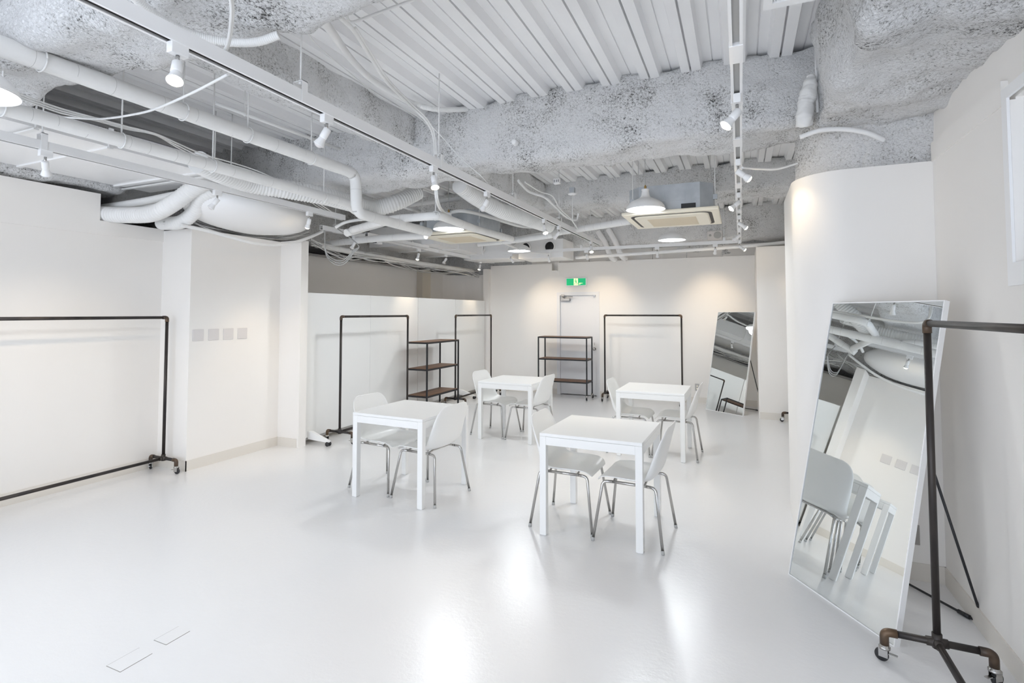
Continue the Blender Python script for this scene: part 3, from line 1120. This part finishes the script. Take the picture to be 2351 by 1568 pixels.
# ------------------------------------------------------------------ pendants
def make_pendant():
    t = thing('pendant_lamp', '', 'pendant lamp')
    prof = [(.19, 0), (.186, .012), (.178, .035), (.163, .058), (.14, .078), (.108, .094), (.075, .108), (.050, .124), (.038, .145), (.033, .175), (.031, .195), (.036, .197), (.036, .205), (.0, .205)]
    bm = nb(); lathe(bm, prof, 48)
    o = obj('lamp_shade', bm, M['white'], t, smooth=True)
    so = o.modifiers.new('thickness', 'SOLIDIFY'); so.thickness = .003; so.offset = 1
    bm = nb(); lathe(bm, [(.0, .205), (.012, .205), (.012, .24), (.006, .245), (.006, .25), (0, .25)], 16)
    obj('brass_fitting', bm, M['brass'], t, smooth=True)
    bm = nb(); tube(bm, [(0, 0, .245), (0, 0, .80)], .003, 8); obj('cord', bm, M['cableG'], t)
    bm = nb(); lathe(bm, [(0, .015), (.07, .02), (.125, .032), (.15, .045), (.14, .06), (.08, .085), (0, .09)], 32)
    obj('bulb', bm, M['glow_bulb'], t, smooth=True)
    l = D.lights.new('pendant_light', 'SPOT'); l.energy = PENDANT_W * 4; l.color = (.93, .97, 1.0); l.shadow_soft_size = .12
    l.spot_size = radians(160); l.spot_blend = .3
    lo = D.objects.new('pendant_light', l); COL.objects.link(lo); lo.parent = t; lo.location = (0, 0, -.01)
    return t


PD = [(-.855, 5.30, 'white dome pendant lamp in front of the right cassette unit'), (-.88, 7.70, 'white dome pendant lamp behind the right cassette unit'),
      (-3.29, 5.59, 'white dome pendant lamp beside the left cassette unit'), (-3.38, 8.05, 'white dome pendant lamp deepest in the room on the left'),
      (-3.36, 3.0, 'white dome pendant lamp cut by the left edge of the picture')]
_p5 = P(38, 222, z=2.65)
PD[4] = (_p5.x - .13, _p5.y - .13, PD[4][2])
p0 = make_pendant()
for k, (x, y, l) in enumerate(PD):
    if k == 0:
        p0.location = (x, y, 2.65); p0['label'] = l; p0['group'] = 'white dome pendant lamps'
    else:
        dup(p0, (x, y, 2.65), 0, l, 'white dome pendant lamps')


# ------------------------------------------------------------------ ceiling cassette air conditioners
def make_ac():
    t = thing('cassette_air_conditioner', '', 'air conditioner')
    s = .475
    bm = nb(); bbox_(bm, -s, s, -s, s, 0, .035, .01); obj('fascia', bm, M['cream'], t)
    # rounded slot ring and inner panel
    def rrect(a, r, n=6):
        out = []
        for cx_, cy_, q in ((a - r, a - r, 0), (-a + r, a - r, 1), (-a + r, -a + r, 2), (a - r, -a + r, 3)):
            for k in range(n + 1):
                an = q * pi / 2 + k / n * pi / 2
                out.append((cx_ + r * cos(an), cy_ + r * sin(an)))
        return out
    def ring(bm, a, b, z0, z1):
        A, B = [bm.verts.new((x, y, z0)) for x, y in a], [bm.verts.new((x, y, z1)) for x, y in b]
        for k in range(len(A)):
            bm.faces.new((A[k], A[(k + 1) % len(A)], B[(k + 1) % len(A)], B[k]))
        return A, B
    bm = nb(); ring(bm, rrect(.405, .10), rrect(.345, .09), -.001, -.001); ring(bm, rrect(.405, .10), rrect(.405, .10), -.001, .002)
    obj('air_slot', bm, M['darkin'], t)
    bm = nb()
    A, B = ring(bm, rrect(.372, .09), rrect(.362, .085), -.004, -.016)
    C, E_ = ring(bm, rrect(.362, .085), rrect(.25, .02), -.016, -.018)
    bm.faces.new(E_)
    ring(bm, rrect(.372, .09), rrect(.372, .09), -.004, .0)
    obj('intake_panel', bm, M['cream'], t)
    bm = nb()
    k = -.24
    while k < .24:
        box(bm, -.245, .245, k, k + .006, -.0215, -.018); k += .0125
    box(bm, -.245, .245, -.245, .245, -.0190, -.0182)
    obj('intake_grille', bm, M['cream_d'], t)
    bm = nb()
    b = .42
    pts = [(b - .12, -b), (b, -b + .12), (b, b - .12), (b - .12, b), (-b + .12, b), (-b, b - .12), (-b, -b + .12), (-b + .12, -b)]
    lo = [bm.verts.new((x, y, .035)) for x, y in pts]; hi = [bm.verts.new((x, y, .30)) for x, y in pts]
    for i in range(8):
        bm.faces.new((lo[i], lo[(i + 1) % 8], hi[(i + 1) % 8], hi[i]))
    bm.faces.new(hi); bm.faces.new(lo[::-1])
    for x0 in (-.2, .0):
        box(bm, x0, x0 + .16, -b - .004, -b, .13, .22)
    obj('casing', bm, M['galv'], t)
    obj('black_plate', bx(.12, .26, -b - .006, -b, .04, .09), M['rubber'], t)
    for x, y in ((-.36, -.44), (.44, -.36), (.36, .44), (-.44, .36)):
        bm = nb(); box(bm, x - .02, x + .02, y - .02, y + .02, .12, .17); hb = obj('hanger_bracket', bm, M['galv'], t)
        bm = nb(); tube(bm, [(x, y, .06), (x, y, .80)], .005, 8); obj('hanger_rod', bm, M['cableW'], hb)
    return t


a0 = make_ac()
a0.location = (-.655, 5.93, 2.635); a0.rotation_euler = (0, 0, .0)
a0['label'] = 'cream ceiling cassette air conditioner behind the front pendant on the right'
a0['group'] = 'ceiling cassette air conditioners'
dup(a0, (-3.45, 6.23, 2.635), 0.0, 'cream ceiling cassette air conditioner behind the left pendant', 'ceiling cassette air conditioners')

# ventilation grille box in the upper right
t = thing('ventilation_grille', 'white louvred ventilation grille near the wide sprayed beam', 'ventilation grille', (.29, 2.48, 2.95))
bm = nb(); box(bm, -.17, .17, -.45, -.0, .012, .3); obj('duct_box', bm, M['white'], t)
bm = nb()
for (a, b, c, d) in ((-.18, .18, -.035, .01), (-.18, .18, -.46, -.42), (-.18, -.145, -.42, -.035), (.145, .18, -.42, -.035)):
    box(bm, a, b, c, d, -.01, .012)
obj('grille_frame', bm, M['white'], t)
bm = nb()
x = -.14
while x < .142:
    box(bm, x, x + .005, -.42, -.035, -.004, .01, Matrix.Identity(4)); x += .0135
obj('louvre', bm, M['white'], t)
obj('dark_opening', bx(-.144, .144, -.42, -.035, .0095, .0118), M['darkin'], t)


# ------------------------------------------------------------------ pipes, ducts, conduits, cables
def run(name, label, cat, pts, r, m, bend=None, n=14, group=None, ribs=None, wrap=False, hang=(), extra=None, step=None):
    """a pipe / duct / cable through pts"""
    path = bend_path(pts, bend, 8) if bend else smooth_path(pts, 10)
    rf = None
    if ribs:
        path = resample(path, ribs / 4)
        rf = lambda i: 1 + (.055 if i % 4 == 0 else (-.045 if i % 4 == 2 else 0))
    elif wrap:
        path = resample(path, .03)
        rf = lambda i: 1 + .03 * sin(i * .55) * noise.noise(Vector((i * .21, r * 50, 0))) + (.022 if i % 9 == 0 else 0) + .03 * noise.noise(Vector((i * .13, 7, 0)))
    seams = None
    if wrap:
        rnd = random.Random(int(path[0].x * 977 + path[0].y * 31))
        q, seams, nxt = [path[0]], [], .05
        acc = 0
        for a_, b_ in zip(path, path[1:]):
            acc += (b_ - a_).length
            q.append(b_)
            if acc > nxt and (b_ - a_).length > .01:
                q[-1] = b_ - (b_ - a_).normalized() * .0022
                q.append(b_); seams.append(len(q) - 2); nxt = acc + rnd.uniform(.07, .26)
        path = q
        base = rf
        rf = lambda i: 1 + .03 * noise.noise(path[i] * 7) + .012 * noise.noise(path[i] * 22)
    bm = nb(); tube(bm, path, r, n, rf=rf)
    if seams:
        bm.faces.ensure_lookup_table()
        for sidx in seams:
            st = int(noise.noise(path[sidx] * 3) * 40) % n
            for k in range(n * 2 // 3):
                bm.faces[sidx * n + (st + k) % n].material_index = 1
        m = [m, M['seam']]
    if not hang and not extra:
        o = obj(name, bm, m, smooth=False)
        return tag(o, label, cat, group)
    t = thing(name, label, cat, (0, 0, 0), 0, group)
    obj('pipe_run', bm, m, t)
    for h in hang:
        h = Vector(h)
        bm = nb()
        tube(bm, [(h.x + r * 1.12 * cos(a), h.y, h.z + r * 1.12 * sin(a)) for a in [k * pi / 8 for k in range(17)]], .004, 6)
        cl = obj('pipe_clip', bm, M['cableW'], t)
        bm = nb(); tube(bm, [(h.x, h.y, h.z + r), (h.x, h.y, 3.44)], .005, 8); obj('hanger_rod', bm, M['cableW'], cl)
    return t


PI_, FX, CB = M['pipe'], M['pipe'], M['cableW']
# thick lagged pipe stepping down before the cross beam
xa, za, xb = -3.19, 2.885, -3.19
run('insulated_pipe', 'thick white lagged pipe that drops in a step before the cross beam', 'pipe',
    [(xa, -.6, za), (xa, 1.2, za), (xa, 3.76, za), (xa, 3.78, 2.53), (xa - .02, 5.02, 2.53)], .050, PI_, bend=.10, wrap=True, group='white lagged pipes',
    hang=[(xa, 1.42, za), (xa, 2.15, za), (xa, 2.62, za), (xa, 3.22, za)])
xp = -3.60
run('insulated_pipe', 'thick white lagged pipe beside the left track above the sagging cable', 'pipe',
    [(xp, -.6, 2.72), (xp, 2.9, 2.72), (xp + .01, 4.15, 2.72), P(811, 483, z=2.68), P(868, 500, z=2.66)], .043, PI_, bend=.15, wrap=True, group='white lagged pipes',
    hang=[(xp, 1.44, 2.72), (xp, 2.03, 2.72), (xp, 2.66, 2.72), (xp, 3.8, 2.72)])
run('insulated_pipe', 'short white lagged pipe ending open beside the left pendant', 'pipe',
    [P(727, 563, z=2.6), P(862, 548, z=2.6), P(978, 541, z=2.58)], .045, PI_, wrap=True, group='white lagged pipes')
run('insulated_pipe', 'white lagged pipe bending around the left cassette unit', 'pipe',
    [P(808, 528, z=2.60), P(900, 503, z=2.60), P(1007, 495, z=2.60), P(1095, 527, z=2.60), P(1175, 549, z=2.60)], .042, PI_, bend=.12, wrap=True, group='white lagged pipes',
    hang=[P(1000, 495, z=2.60)])
run('insulated_pipe', 'white lagged pipe leading across to the right cassette unit', 'pipe',
    [P(1172, 552, z=2.76), P(1292, 532, z=2.76), P(1450, 507, z=2.76)], .045, PI_, wrap=True, group='white lagged pipes')
run('insulated_pipe', 'white lagged pipe low behind the left cassette unit', 'pipe',
    [P(1098, 560, z=2.68), P(1180, 552, z=2.68), P(1270, 540, z=2.70)], .042, PI_, wrap=True, group='white lagged pipes')
run('insulated_pipe', 'white lagged pipe running along the top of the grey wall', 'pipe',
    [P(735, 563, x=-5.25), P(857, 588, x=-5.25), P(985, 608, x=-5.25), P(1085, 622, x=-5.25)], .042, PI_, wrap=True, group='white lagged pipes')
run('insulated_pipe', 'white lagged pipe angled up behind the lagged step pipe', 'pipe',
    [P(795, 535, y=4.85), P(850, 520, y=5.2), P(925, 500, y=5.6)], .045, PI_, wrap=True, group='white lagged pipes')
run('insulated_pipe', 'pair of white pipes in the void above the notched wall, upper one', 'pipe',
    [P(228, 478, x=-6.0), P(330, 462, x=-5.4), P(440, 440, x=-4.9), P(520, 432, x=-4.6)], .035, PI_, group='void pipes')
run('insulated_pipe', 'pair of white pipes in the void above the notched wall, lower one', 'pipe',
    [P(238, 492, x=-6.1), P(330, 474, x=-5.5), P(410, 458, x=-5.1)], .032, PI_, group='void pipes')
# flexible ducts
run('flexible_duct', 'ribbed white flexible duct coming out of the notch above the wall, left one', 'flexible duct',
    [P(205, 490, x=-5.9), P(290, 494, x=-5.5), P(352, 490, x=-5.15), P(400, 465, x=-4.9), P(445, 432, x=-4.7), P(475, 415, x=-4.55)], .075, FX, ribs=.030, n=18, group='ribbed flexible ducts')
run('flexible_duct', 'ribbed white flexible duct over the pier top, second one', 'flexible duct',
    [P(372, 513, x=-5.5), P(415, 510, x=-5.1), P(447, 485, x=-4.9), P(462, 455, x=-4.75), P(492, 436, x=-4.6)], .065, FX, ribs=.030, n=18, group='ribbed flexible ducts')
run('flexible_duct', 'long ribbed flexible duct sweeping under the cross beam', 'flexible duct',
    [P(455, 372, z=2.84), P(505, 396, z=2.82), P(575, 420, z=2.81), P(655, 434, z=2.80), P(745, 450, z=2.79), P(806, 466, z=2.78), P(857, 478, z=2.78), P(912, 464, y=4.85), P(960, 440, y=5.1)], .088, FX, ribs=.030, n=20, group='ribbed flexible ducts')
run('flexible_duct', 'ribbed flexible duct hanging behind the cross beam near the central track', 'flexible duct',
    [P(1055, 425, y=4.75), P(1095, 455, y=5.1), P(1150, 484, y=5.5), P(1200, 500, y=5.9), P(1262, 520, y=6.5)], .085, FX, ribs=.030, n=20, group='ribbed flexible ducts')
run('flexible_duct', 'ribbed flexible duct rising behind the beam beside the lagged step pipe', 'flexible duct',
    [P(745, 432, y=4.65), P(806, 446, y=4.75), P(850, 465, y=4.8), P(905, 478, y=5.0)], .06, FX, ribs=.030, n=18, group='ribbed flexible ducts')
# corrugated conduits
run('corrugated_conduit', 'white corrugated conduit below the sprayed beam nearest the camera', 'conduit',
    [P(290, -25, z=2.86), P(345, 27, z=2.85), P(400, 60, z=2.85), P(460, 84, z=2.85), P(530, 97, z=2.85), P(590, 96, z=2.85), P(640, 80, z=2.88)], .019, CB, ribs=.009, n=12, group='corrugated conduits')
run('corrugated_conduit', 'white corrugated conduit across the ribbed ceiling into the beam', 'conduit',
    [P(738, 42, z=2.97), P(768, 82, z=3.15), P(803, 132, z=3.3), P(850, 180, z=3.36), P(900, 213, z=3.38), P(945, 236, z=3.38), P(1000, 251, z=3.36), P(1072, 251, y=4.06)], .022, CB, ribs=.010, n=12, group='corrugated conduits')
# straight conduits
run('conduit', 'thin white conduit under the deck between the pipes and the beam', 'conduit',
    [P(493, 236, z=3.2), P(780, 342, z=3.2)], .014, CB, group='thin white conduits', hang=[P(562, 262, z=3.2)])
run('conduit', 'white conduit across the back wall top below the back track', 'conduit',
    [P(1322, 592, y=9.3), P(1500, 580, y=9.3), P(1700, 566, y=9.3), P(1840, 553, y=9.3)], .028, M['white'], group='thin white conduits')
run('conduit', 'curved white conduit wrapping the sprayed column', 'conduit',
    [P(1836, 315, y=3.98), P(1885, 299, y=3.97), P(1940, 297, y=3.98), P(1990, 305, y=4.0), P(2030, 322, y=4.05)], .016, M['white'], group='thin white conduits')
run('conduit', 'thin white rod standing in front of the beam beside the column', 'conduit',
    [P(1872, 100, y=3.98), P(1877, 258, y=3.98)], .008, M['white'], group='thin white conduits')
run('conduit', 'sagging white conduit below the big duct across the pier top', 'conduit',
    [P(414, 517, x=-5.0), P(464, 527, x=-4.98), P(521, 542, x=-4.95), P(579, 557, x=-4.9), P(627, 562, x=-4.88), P(674, 557, x=-4.85), P(713, 544, x=-4.82), P(742, 531, x=-4.80)], .018, CB, group='thin white conduits')
run('conduit', 'white conduit arching from the partition track to the lagged pipe', 'conduit',
    [P(770, 522, y=4.8), P(795, 510, y=4.85), P(832, 504, y=4.95), P(866, 503, y=5.1)], .018, CB, group='thin white conduits')
run('conduit', 'white conduit swinging over the left cassette unit', 'conduit',
    [P(960, 498, z=2.85), P(1030, 488, z=2.87), P(1068, 485, z=2.87), P(1130, 500, z=2.87), P(1200, 520, z=2.87), P(1262, 519, z=2.87)], .022, CB, group='thin white conduits')
run('conduit', 'white straight pipe high behind the cross beam', 'conduit', [P(932, 472, y=6.2), P(1060, 455, y=6.2)], .03, M['white'], group='thin white conduits', hang=[P(1000, 463, y=6.2)])
run('conduit', 'white slanted pipe stub in the dark gap behind the cross beam', 'conduit', [P(924, 474, y=5.6), P(963, 485, y=6.1)], .022, M['white'], group='thin white conduits')
run('conduit', 'white round pipe elbow above the back wall, left of the pair', 'conduit',
    [P(1372, 530, y=9.6), P(1388, 555, y=9.6), P(1402, 588, y=9.7), P(1412, 597, y=9.9)], .05, M['white'], group='thin white conduits')
run('conduit', 'white round pipe elbow above the back wall, right of the pair', 'conduit',
    [P(1395, 525, y=9.6), P(1412, 553, y=9.6), P(1426, 586, y=9.7), P(1436, 594, y=9.9)], .05, M['white'], group='thin white conduits')
# cables
def cab(label, pts, r=.006, m=None, g='loose ceiling cables'):
    return run('cable', label, 'cable', pts, r, m or CB, n=8, group=g)


MAIN = [P(742, -20, z=3.0), P(768, 28, z=3.05), P(812, 70, z=3.1), P(850, 130, z=3.15), P(890, 190, z=3.15), P(940, 240, y=3.55), P(980, 280, y=3.8), P(996, 320, y=3.93),
        P(999, 400, y=3.93), P(1003, 462, y=4.0), P(1020, 490, z=2.68), P(1060, 512, z=2.67), P(1110, 535, z=2.67), P(1160, 560, z=2.67), P(1210, 578, z=2.67), P(1262, 583, z=2.67)]
cab('thick white cable dropping from the ceiling to the central track and on to the back', MAIN, .012)
cab('second white cable strapped beside the thick ceiling cable', [p + Vector((.022, -.012, .004)) for p in MAIN[2:]], .007)
cab('thin white cable crossing the face of the long cross beam', [P(980, 278, y=3.8), P(1020, 320, y=3.95), P(1060, 365, y=3.97), P(1105, 405, y=3.97), P(1128, 432, y=4.3)], .005)
cab('white cable looping from the ceiling toward the top edge', [P(797, 20, z=3.3), P(798, 42, z=3.3), P(812, 50, z=3.3), P(860, 33, z=3.3), P(910, 14, z=3.3), P(965, -6, z=3.3)], .008)
cab('thin cable slanting across the ribbed deck', [P(695, 58, z=3.40), P(730, 105, z=3.40), P(800, 165, z=3.40), P(850, 205, z=3.40), P(905, 240, z=3.4), P(955, 265, z=3.38), P(985, 290, y=3.98)], .004)
cab('white cable hanging over the corrugated conduit', [P(527, -20, z=2.80), P(531, 25, z=2.80), P(527, 75, z=2.80), P(520, 105, z=2.78), P(510, 122, z=2.76)], .006)
cab('second white cable hanging over the corrugated conduit', [P(531, -20, z=2.81), P(535, 25, z=2.81), P(531, 75, z=2.81), P(524, 105, z=2.79), P(514, 124, z=2.76)], .006)
cab('sagging white cable between the thick pipes and the central track', [P(95, 266, z=2.86), P(160, 270, z=2.83), P(230, 273, z=2.80), P(300, 264, z=2.78), P(357, 250, z=2.76), P(440, 214, z=2.75), P(523, 171, z=2.74)], .0065)
for k in range(3):
    e = k * 5
    cab(('upper', 'middle', 'lower')[k] + ' white cable of the bundle draped over the thick left pipe',
        [P(20, 205 + e, z=2.82), P(90, 232 + e, z=2.82), P(143, 250 + e, z=2.82), P(217, 270 + e * .6, z=2.82), P(290, 290 + e * .6, z=2.82), P(357, 307 + e * .3, z=2.83), P(410, 330 + e, z=2.84), P(470, 355 + e * 1.4, z=2.86), P(590, 392 + e, z=2.90), P(690, 440 + e, z=2.85), P(760, 485 + e, z=2.75)], .005)
cab('white cable from the slotted track to the column', [P(1704, 385, y=4.0), P(1745, 388, y=4.2), P(1785, 388, y=4.3), P(1835, 374, y=4.35)], .008)
cab('white cables curling down behind the central track, thicker one', [P(1190, 415, y=4.9), P(1215, 440, y=5.3), P(1250, 453, y=5.5), P(1275, 475, y=5.8), P(1300, 498, y=6.1), P(1322, 505, y=6.3), P(1328, 490, y=6.3)], .014)
cab('white cables curling down behind the central track, thinner one', [P(1205, 418, y=4.9), P(1240, 440, y=5.3), P(1268, 450, y=5.5), P(1285, 478, y=5.8), P(1310, 502, y=6.1), P(1326, 525, y=6.3)], .007)
for k in range(9):
    rnd = random.Random(k)
    pts = []
    for px, py in ((715, 556), (760, 578), (800, 590), (850, 590), (900, 600), (950, 612), (1010, 622), (1060, 625), (1100, 630)):
        pts.append(P(px, py + rnd.uniform(-11, 9), x=-5.35 + rnd.uniform(-.15, .25)))
    cab(('grey', 'white', 'pale')[k % 3] + ' cable tangled on the grey wall top, ' + ('first', 'second', 'third', 'fourth', 'fifth', 'sixth', 'seventh', 'eighth', 'ninth')[k] + ' from above', pts, .006, (M['cableG'], CB, CB)[k % 3], 'tangled cables above the grey wall')
for k in range(7):
    rnd = random.Random(k + 50)
    pts = []
    for px, py in ((375, 520), (430, 512), (480, 527), (540, 545), (600, 552), (660, 548), (710, 542)):
        pts.append(P(px, py + rnd.uniform(-12, 3), x=-5.4 + rnd.uniform(-.2, .12)))
    cab(('white', 'pale', 'grey')[k % 3] + ' cable lying on the pier top, ' + ('first', 'second', 'third', 'fourth', 'fifth', 'sixth', 'seventh')[k] + ' of the heap', pts, .007, (CB, CB, M['cableG'])[k % 3], 'cables lying on the pier top')
for k in range(3):
    cab(('outer', 'middle', 'inner')[k] + ' loop of the coiled cable hanging beside the partition track',
        [(-4.77, 5.06, 2.72), P(748, 582 - k * 3, y=5.1), P(768, 606 - 5 * k, y=5.1), P(790, 606 - 5 * k, y=5.15), P(812, 580 - 3 * k, y=5.2), P(822, 562, y=5.2), (-4.77, 5.26, 2.72)], .006, M['cableG'], 'coiled grey cable loops')

# ------------------------------------------------------------------ large ducts and boxes
# long sheet-metal box duct beside the left track
t = thing('box_duct', 'long white sheet metal box duct above the left track', 'duct', (-4.965, 0, 2.87))
bm = nb(); box(bm, -.635, .635, -3.3, 3.45, 0, .13); obj('duct_body', bm, M['white'], t)
for y in (-.4, .8, 1.6, 2.35, 3.1):
    bm = nb()
    box(bm, -.64, .64, y, y + .03, -.014, 0)
    box(bm, .635, .65, y, y + .03, -.014, .14)
    obj('duct_flange', bm, M['white'], t)
for y in (1.9, 3.2):
    bm = nb(); tube(bm, [(.66, y, -.01), (.66, y, .57)], .006, 8); box(bm, -.66, .67, y - .015, y + .015, -.024, -.014); obj('hanger_rod', bm, M['cableW'], t)
# big rounded duct
bm = nb()
cx, cy, cz = -4.93, 4.13, 2.72
nu, nv = 48, 28
def sg_(v, e): return (abs(v) ** e) * (1 if v >= 0 else -1)
g = []
for j in range(nv + 1):
    ph = -pi / 2 + pi * j / nv
    g.append([])
    for i in range(nu):
        th_ = 2 * pi * i / nu
        ax, ay, az = .50, .78, .20
        q = Vector((ax * sg_(cos(ph), .8) * sg_(cos(th_), .75), ay * sg_(cos(ph), .8) * sg_(sin(th_), .75), az * sg_(sin(ph), .9)))
        q = Matrix.Rotation(.35, 3, 'Z') @ q
        g[-1].append(bm.verts.new(q + Vector((cx, cy, cz))))
for a, b in zip(g, g[1:]):
    for k in range(nu):
        try:
            f = bm.faces.new((a[k], a[(k + 1) % nu], b[(k + 1) % nu], b[k])); f.smooth = True
        except ValueError:
            pass
bmesh.ops.remove_doubles(bm, verts=bm.verts[:], dist=1e-5)
tag(obj('rounded_duct', bm, M['white'], smooth=True), 'large smooth white duct bulging down over the pier', 'duct')

t = thing('box_duct', 'white rectangular duct behind the left cassette unit', 'duct', (-5.05, 8.05, 2.72))
bm = nb(); box(bm, -.6, .62, -1.0, .72, 0, .30); obj('duct_body', bm, M['white'], t)
for y in (-1.012, -.2, .70):
    bm = nb(); box(bm, -.615, .635, y, y + .03, -.014, .314); obj('duct_flange', bm, M['white'], t)
# fan unit with round openings above the back left
t = thing('fan_unit', 'white ventilation unit with two round openings, above the back left corner', 'ventilation unit', (-4.35, 9.15, 2.64))
bm = nb(); tube(bm, [(-.4, .1, .3), (-.4, .1, .80)], .006, 8); obj('hanger_rod', bm, M['cableW'], t)
bm = nb(); tube(bm, [(.35, .1, .3), (.35, .1, .80)], .006, 8); obj('hanger_rod', bm, M['cableW'], t)
bm = nb(); bbox_(bm, -.55, .45, -.25, .45, 0, .33, .008); obj('unit_body', bm, M['white'], t)
for x in (-.36, -.16):
    bm = nb(); lathe(bm, [(.07, 0), (.085, 0), (.085, .05), (.07, .05), (.07, 0)], 24, Matrix.Translation((x, -.25, .21)) @ Matrix.Rotation(pi / 2, 4, 'X'))
    co = obj('collar', bm, M['white'], t, smooth=True)
    bm = nb(); lathe(bm, [(0, .002), (.07, .002), (.07, 0)], 24, Matrix.Translation((x, -.25, .21)) @ Matrix.Rotation(pi / 2, 4, 'X'))
    obj('opening', bm, M['cableG'], co)
t = thing('fan_unit', 'white ventilation unit with dark round openings, behind the deepest pendant', 'ventilation unit', (-3.35, 9.20, 2.62))
bm = nb(); tube(bm, [(-.3, .1, .3), (-.3, .1, .82)], .006, 8); obj('hanger_rod', bm, M['cableW'], t)
bm = nb(); tube(bm, [(.35, .1, .3), (.35, .1, .82)], .006, 8); obj('hanger_rod', bm, M['cableW'], t)
bm = nb(); bbox_(bm, -.42, .45, -.25, .4, 0, .34, .008); obj('unit_body', bm, M['white'], t)
for x in (-.27, .2):
    bm = nb(); lathe(bm, [(.09, 0), (.105, 0), (.105, .05), (.09, .05), (.09, 0)], 24, Matrix.Translation((x, -.25, .2)) @ Matrix.Rotation(pi / 2, 4, 'X'))
    co = obj('collar', bm, M['white'], t, smooth=True)
    bm = nb(); lathe(bm, [(0, .002), (.09, .002), (.09, 0)], 24, Matrix.Translation((x, -.25, .2)) @ Matrix.Rotation(pi / 2, 4, 'X'))
    obj('opening', bm, M['rubber'], co)

# small ceiling devices
q = P(1265, 445, y=6.6)
t = thing('smoke_detector', 'white round smoke detector hanging from a small box before the second beam', 'smoke detector', P(1314, 446, y=5.75))
bm = nb(); lathe(bm, [(0, -.012), (.03, -.010), (.052, 0), (.052, .008), (.02, .012), (0, .012)], 28); obj('disc', bm, M['white'], t, smooth=True)
bm = nb(); box(bm, -.028, .028, -.028, .028, .012, .075); obj('mounting_box', bm, M['galv'], t)
bm = nb(); tube(bm, [(0, 0, -.01), (0, 0, -.32)], .0045, 8); obj('rod', bm, M['cableW'], t)
t = thing('socket_box', 'small white box with dark slots hanging under the deck', 'socket box', P(1279, 416, y=5.3))
bm = nb(); bbox_(bm, -.035, .035, -.025, .025, -.03, .025, .004); obj('housing', bm, M['white'], t)
bm = nb()
for x in (-.022, 0, .022):
    box(bm, x - .003, x + .003, -.027, -.025, -.015, .012)
obj('slot', bm, M['rubber'], t)
t = thing('speaker', 'small white wall speaker with round cone beside the slotted track', 'speaker', P(1641, 541, y=9.5))
bm = nb(); box(bm, -.02, .02, -.02, .26, .03, .05); obj('wall_bracket', bm, M['white'], t)
bm = nb(); bbox_(bm, -.12, .12, -.06, .06, -.075, .075, .01); obj('cabinet', bm, M['plate'], t)
bm = nb(); lathe(bm, [(0, .004), (.045, .006), (.055, .004), (.06, 0)], 28, Matrix.Translation((.045, -.06, 0)) @ Matrix.Rotation(pi / 2, 4, 'X')); obj('cone', bm, M['cableG'], t)
bm = nb(); lathe(bm, [(0, .004), (.018, .004), (.02, 0)], 20, Matrix.Translation((-.07, -.06, 0)) @ Matrix.Rotation(pi / 2, 4, 'X')); obj('tweeter', bm, M['cableG'], t)
q = P(1182, 327, y=4.02)
bm = nb(); lathe(bm, [(0, .03), (.020, .03), (.026, .022), (.026, -.03)], 6, Matrix.Translation(q) @ Matrix.Rotation(pi / 2, 4, 'X'))
tag(obj('end_cap', bm, M['white']), 'white hexagonal cap sticking out of the sprayed cross beam', 'end cap')
# taped bundle beside the column
bm = nb()
path = resample(smooth_path([P(1862, 175, y=3.97), P(1858, 205, y=3.95), P(1850, 240, y=3.94), P(1846, 270, y=3.94), P(1847, 290, y=3.96)], 8), .008)
tube(bm, path, .045, 20, rf=lambda i: (.62 + .5 * min(1, i / 14)) * (1 + .10 * sin(i * 1.3) * noise.noise(Vector((i * .3, 1, 2))) + .07 * noise.noise(Vector((i * .7, 0, 0)))))
for v in bm.verts:
    v.co += Vector((noise.noise(v.co * 28), noise.noise(v.co * 28 + Vector((5, 0, 0))), noise.noise(v.co * 28 + Vector((0, 9, 0))))) * .012
tag(obj('taped_pipe_end', bm, M['pipe'], smooth=True), 'lumpy taped white pipe end in front of the beam beside the column', 'taped pipe')
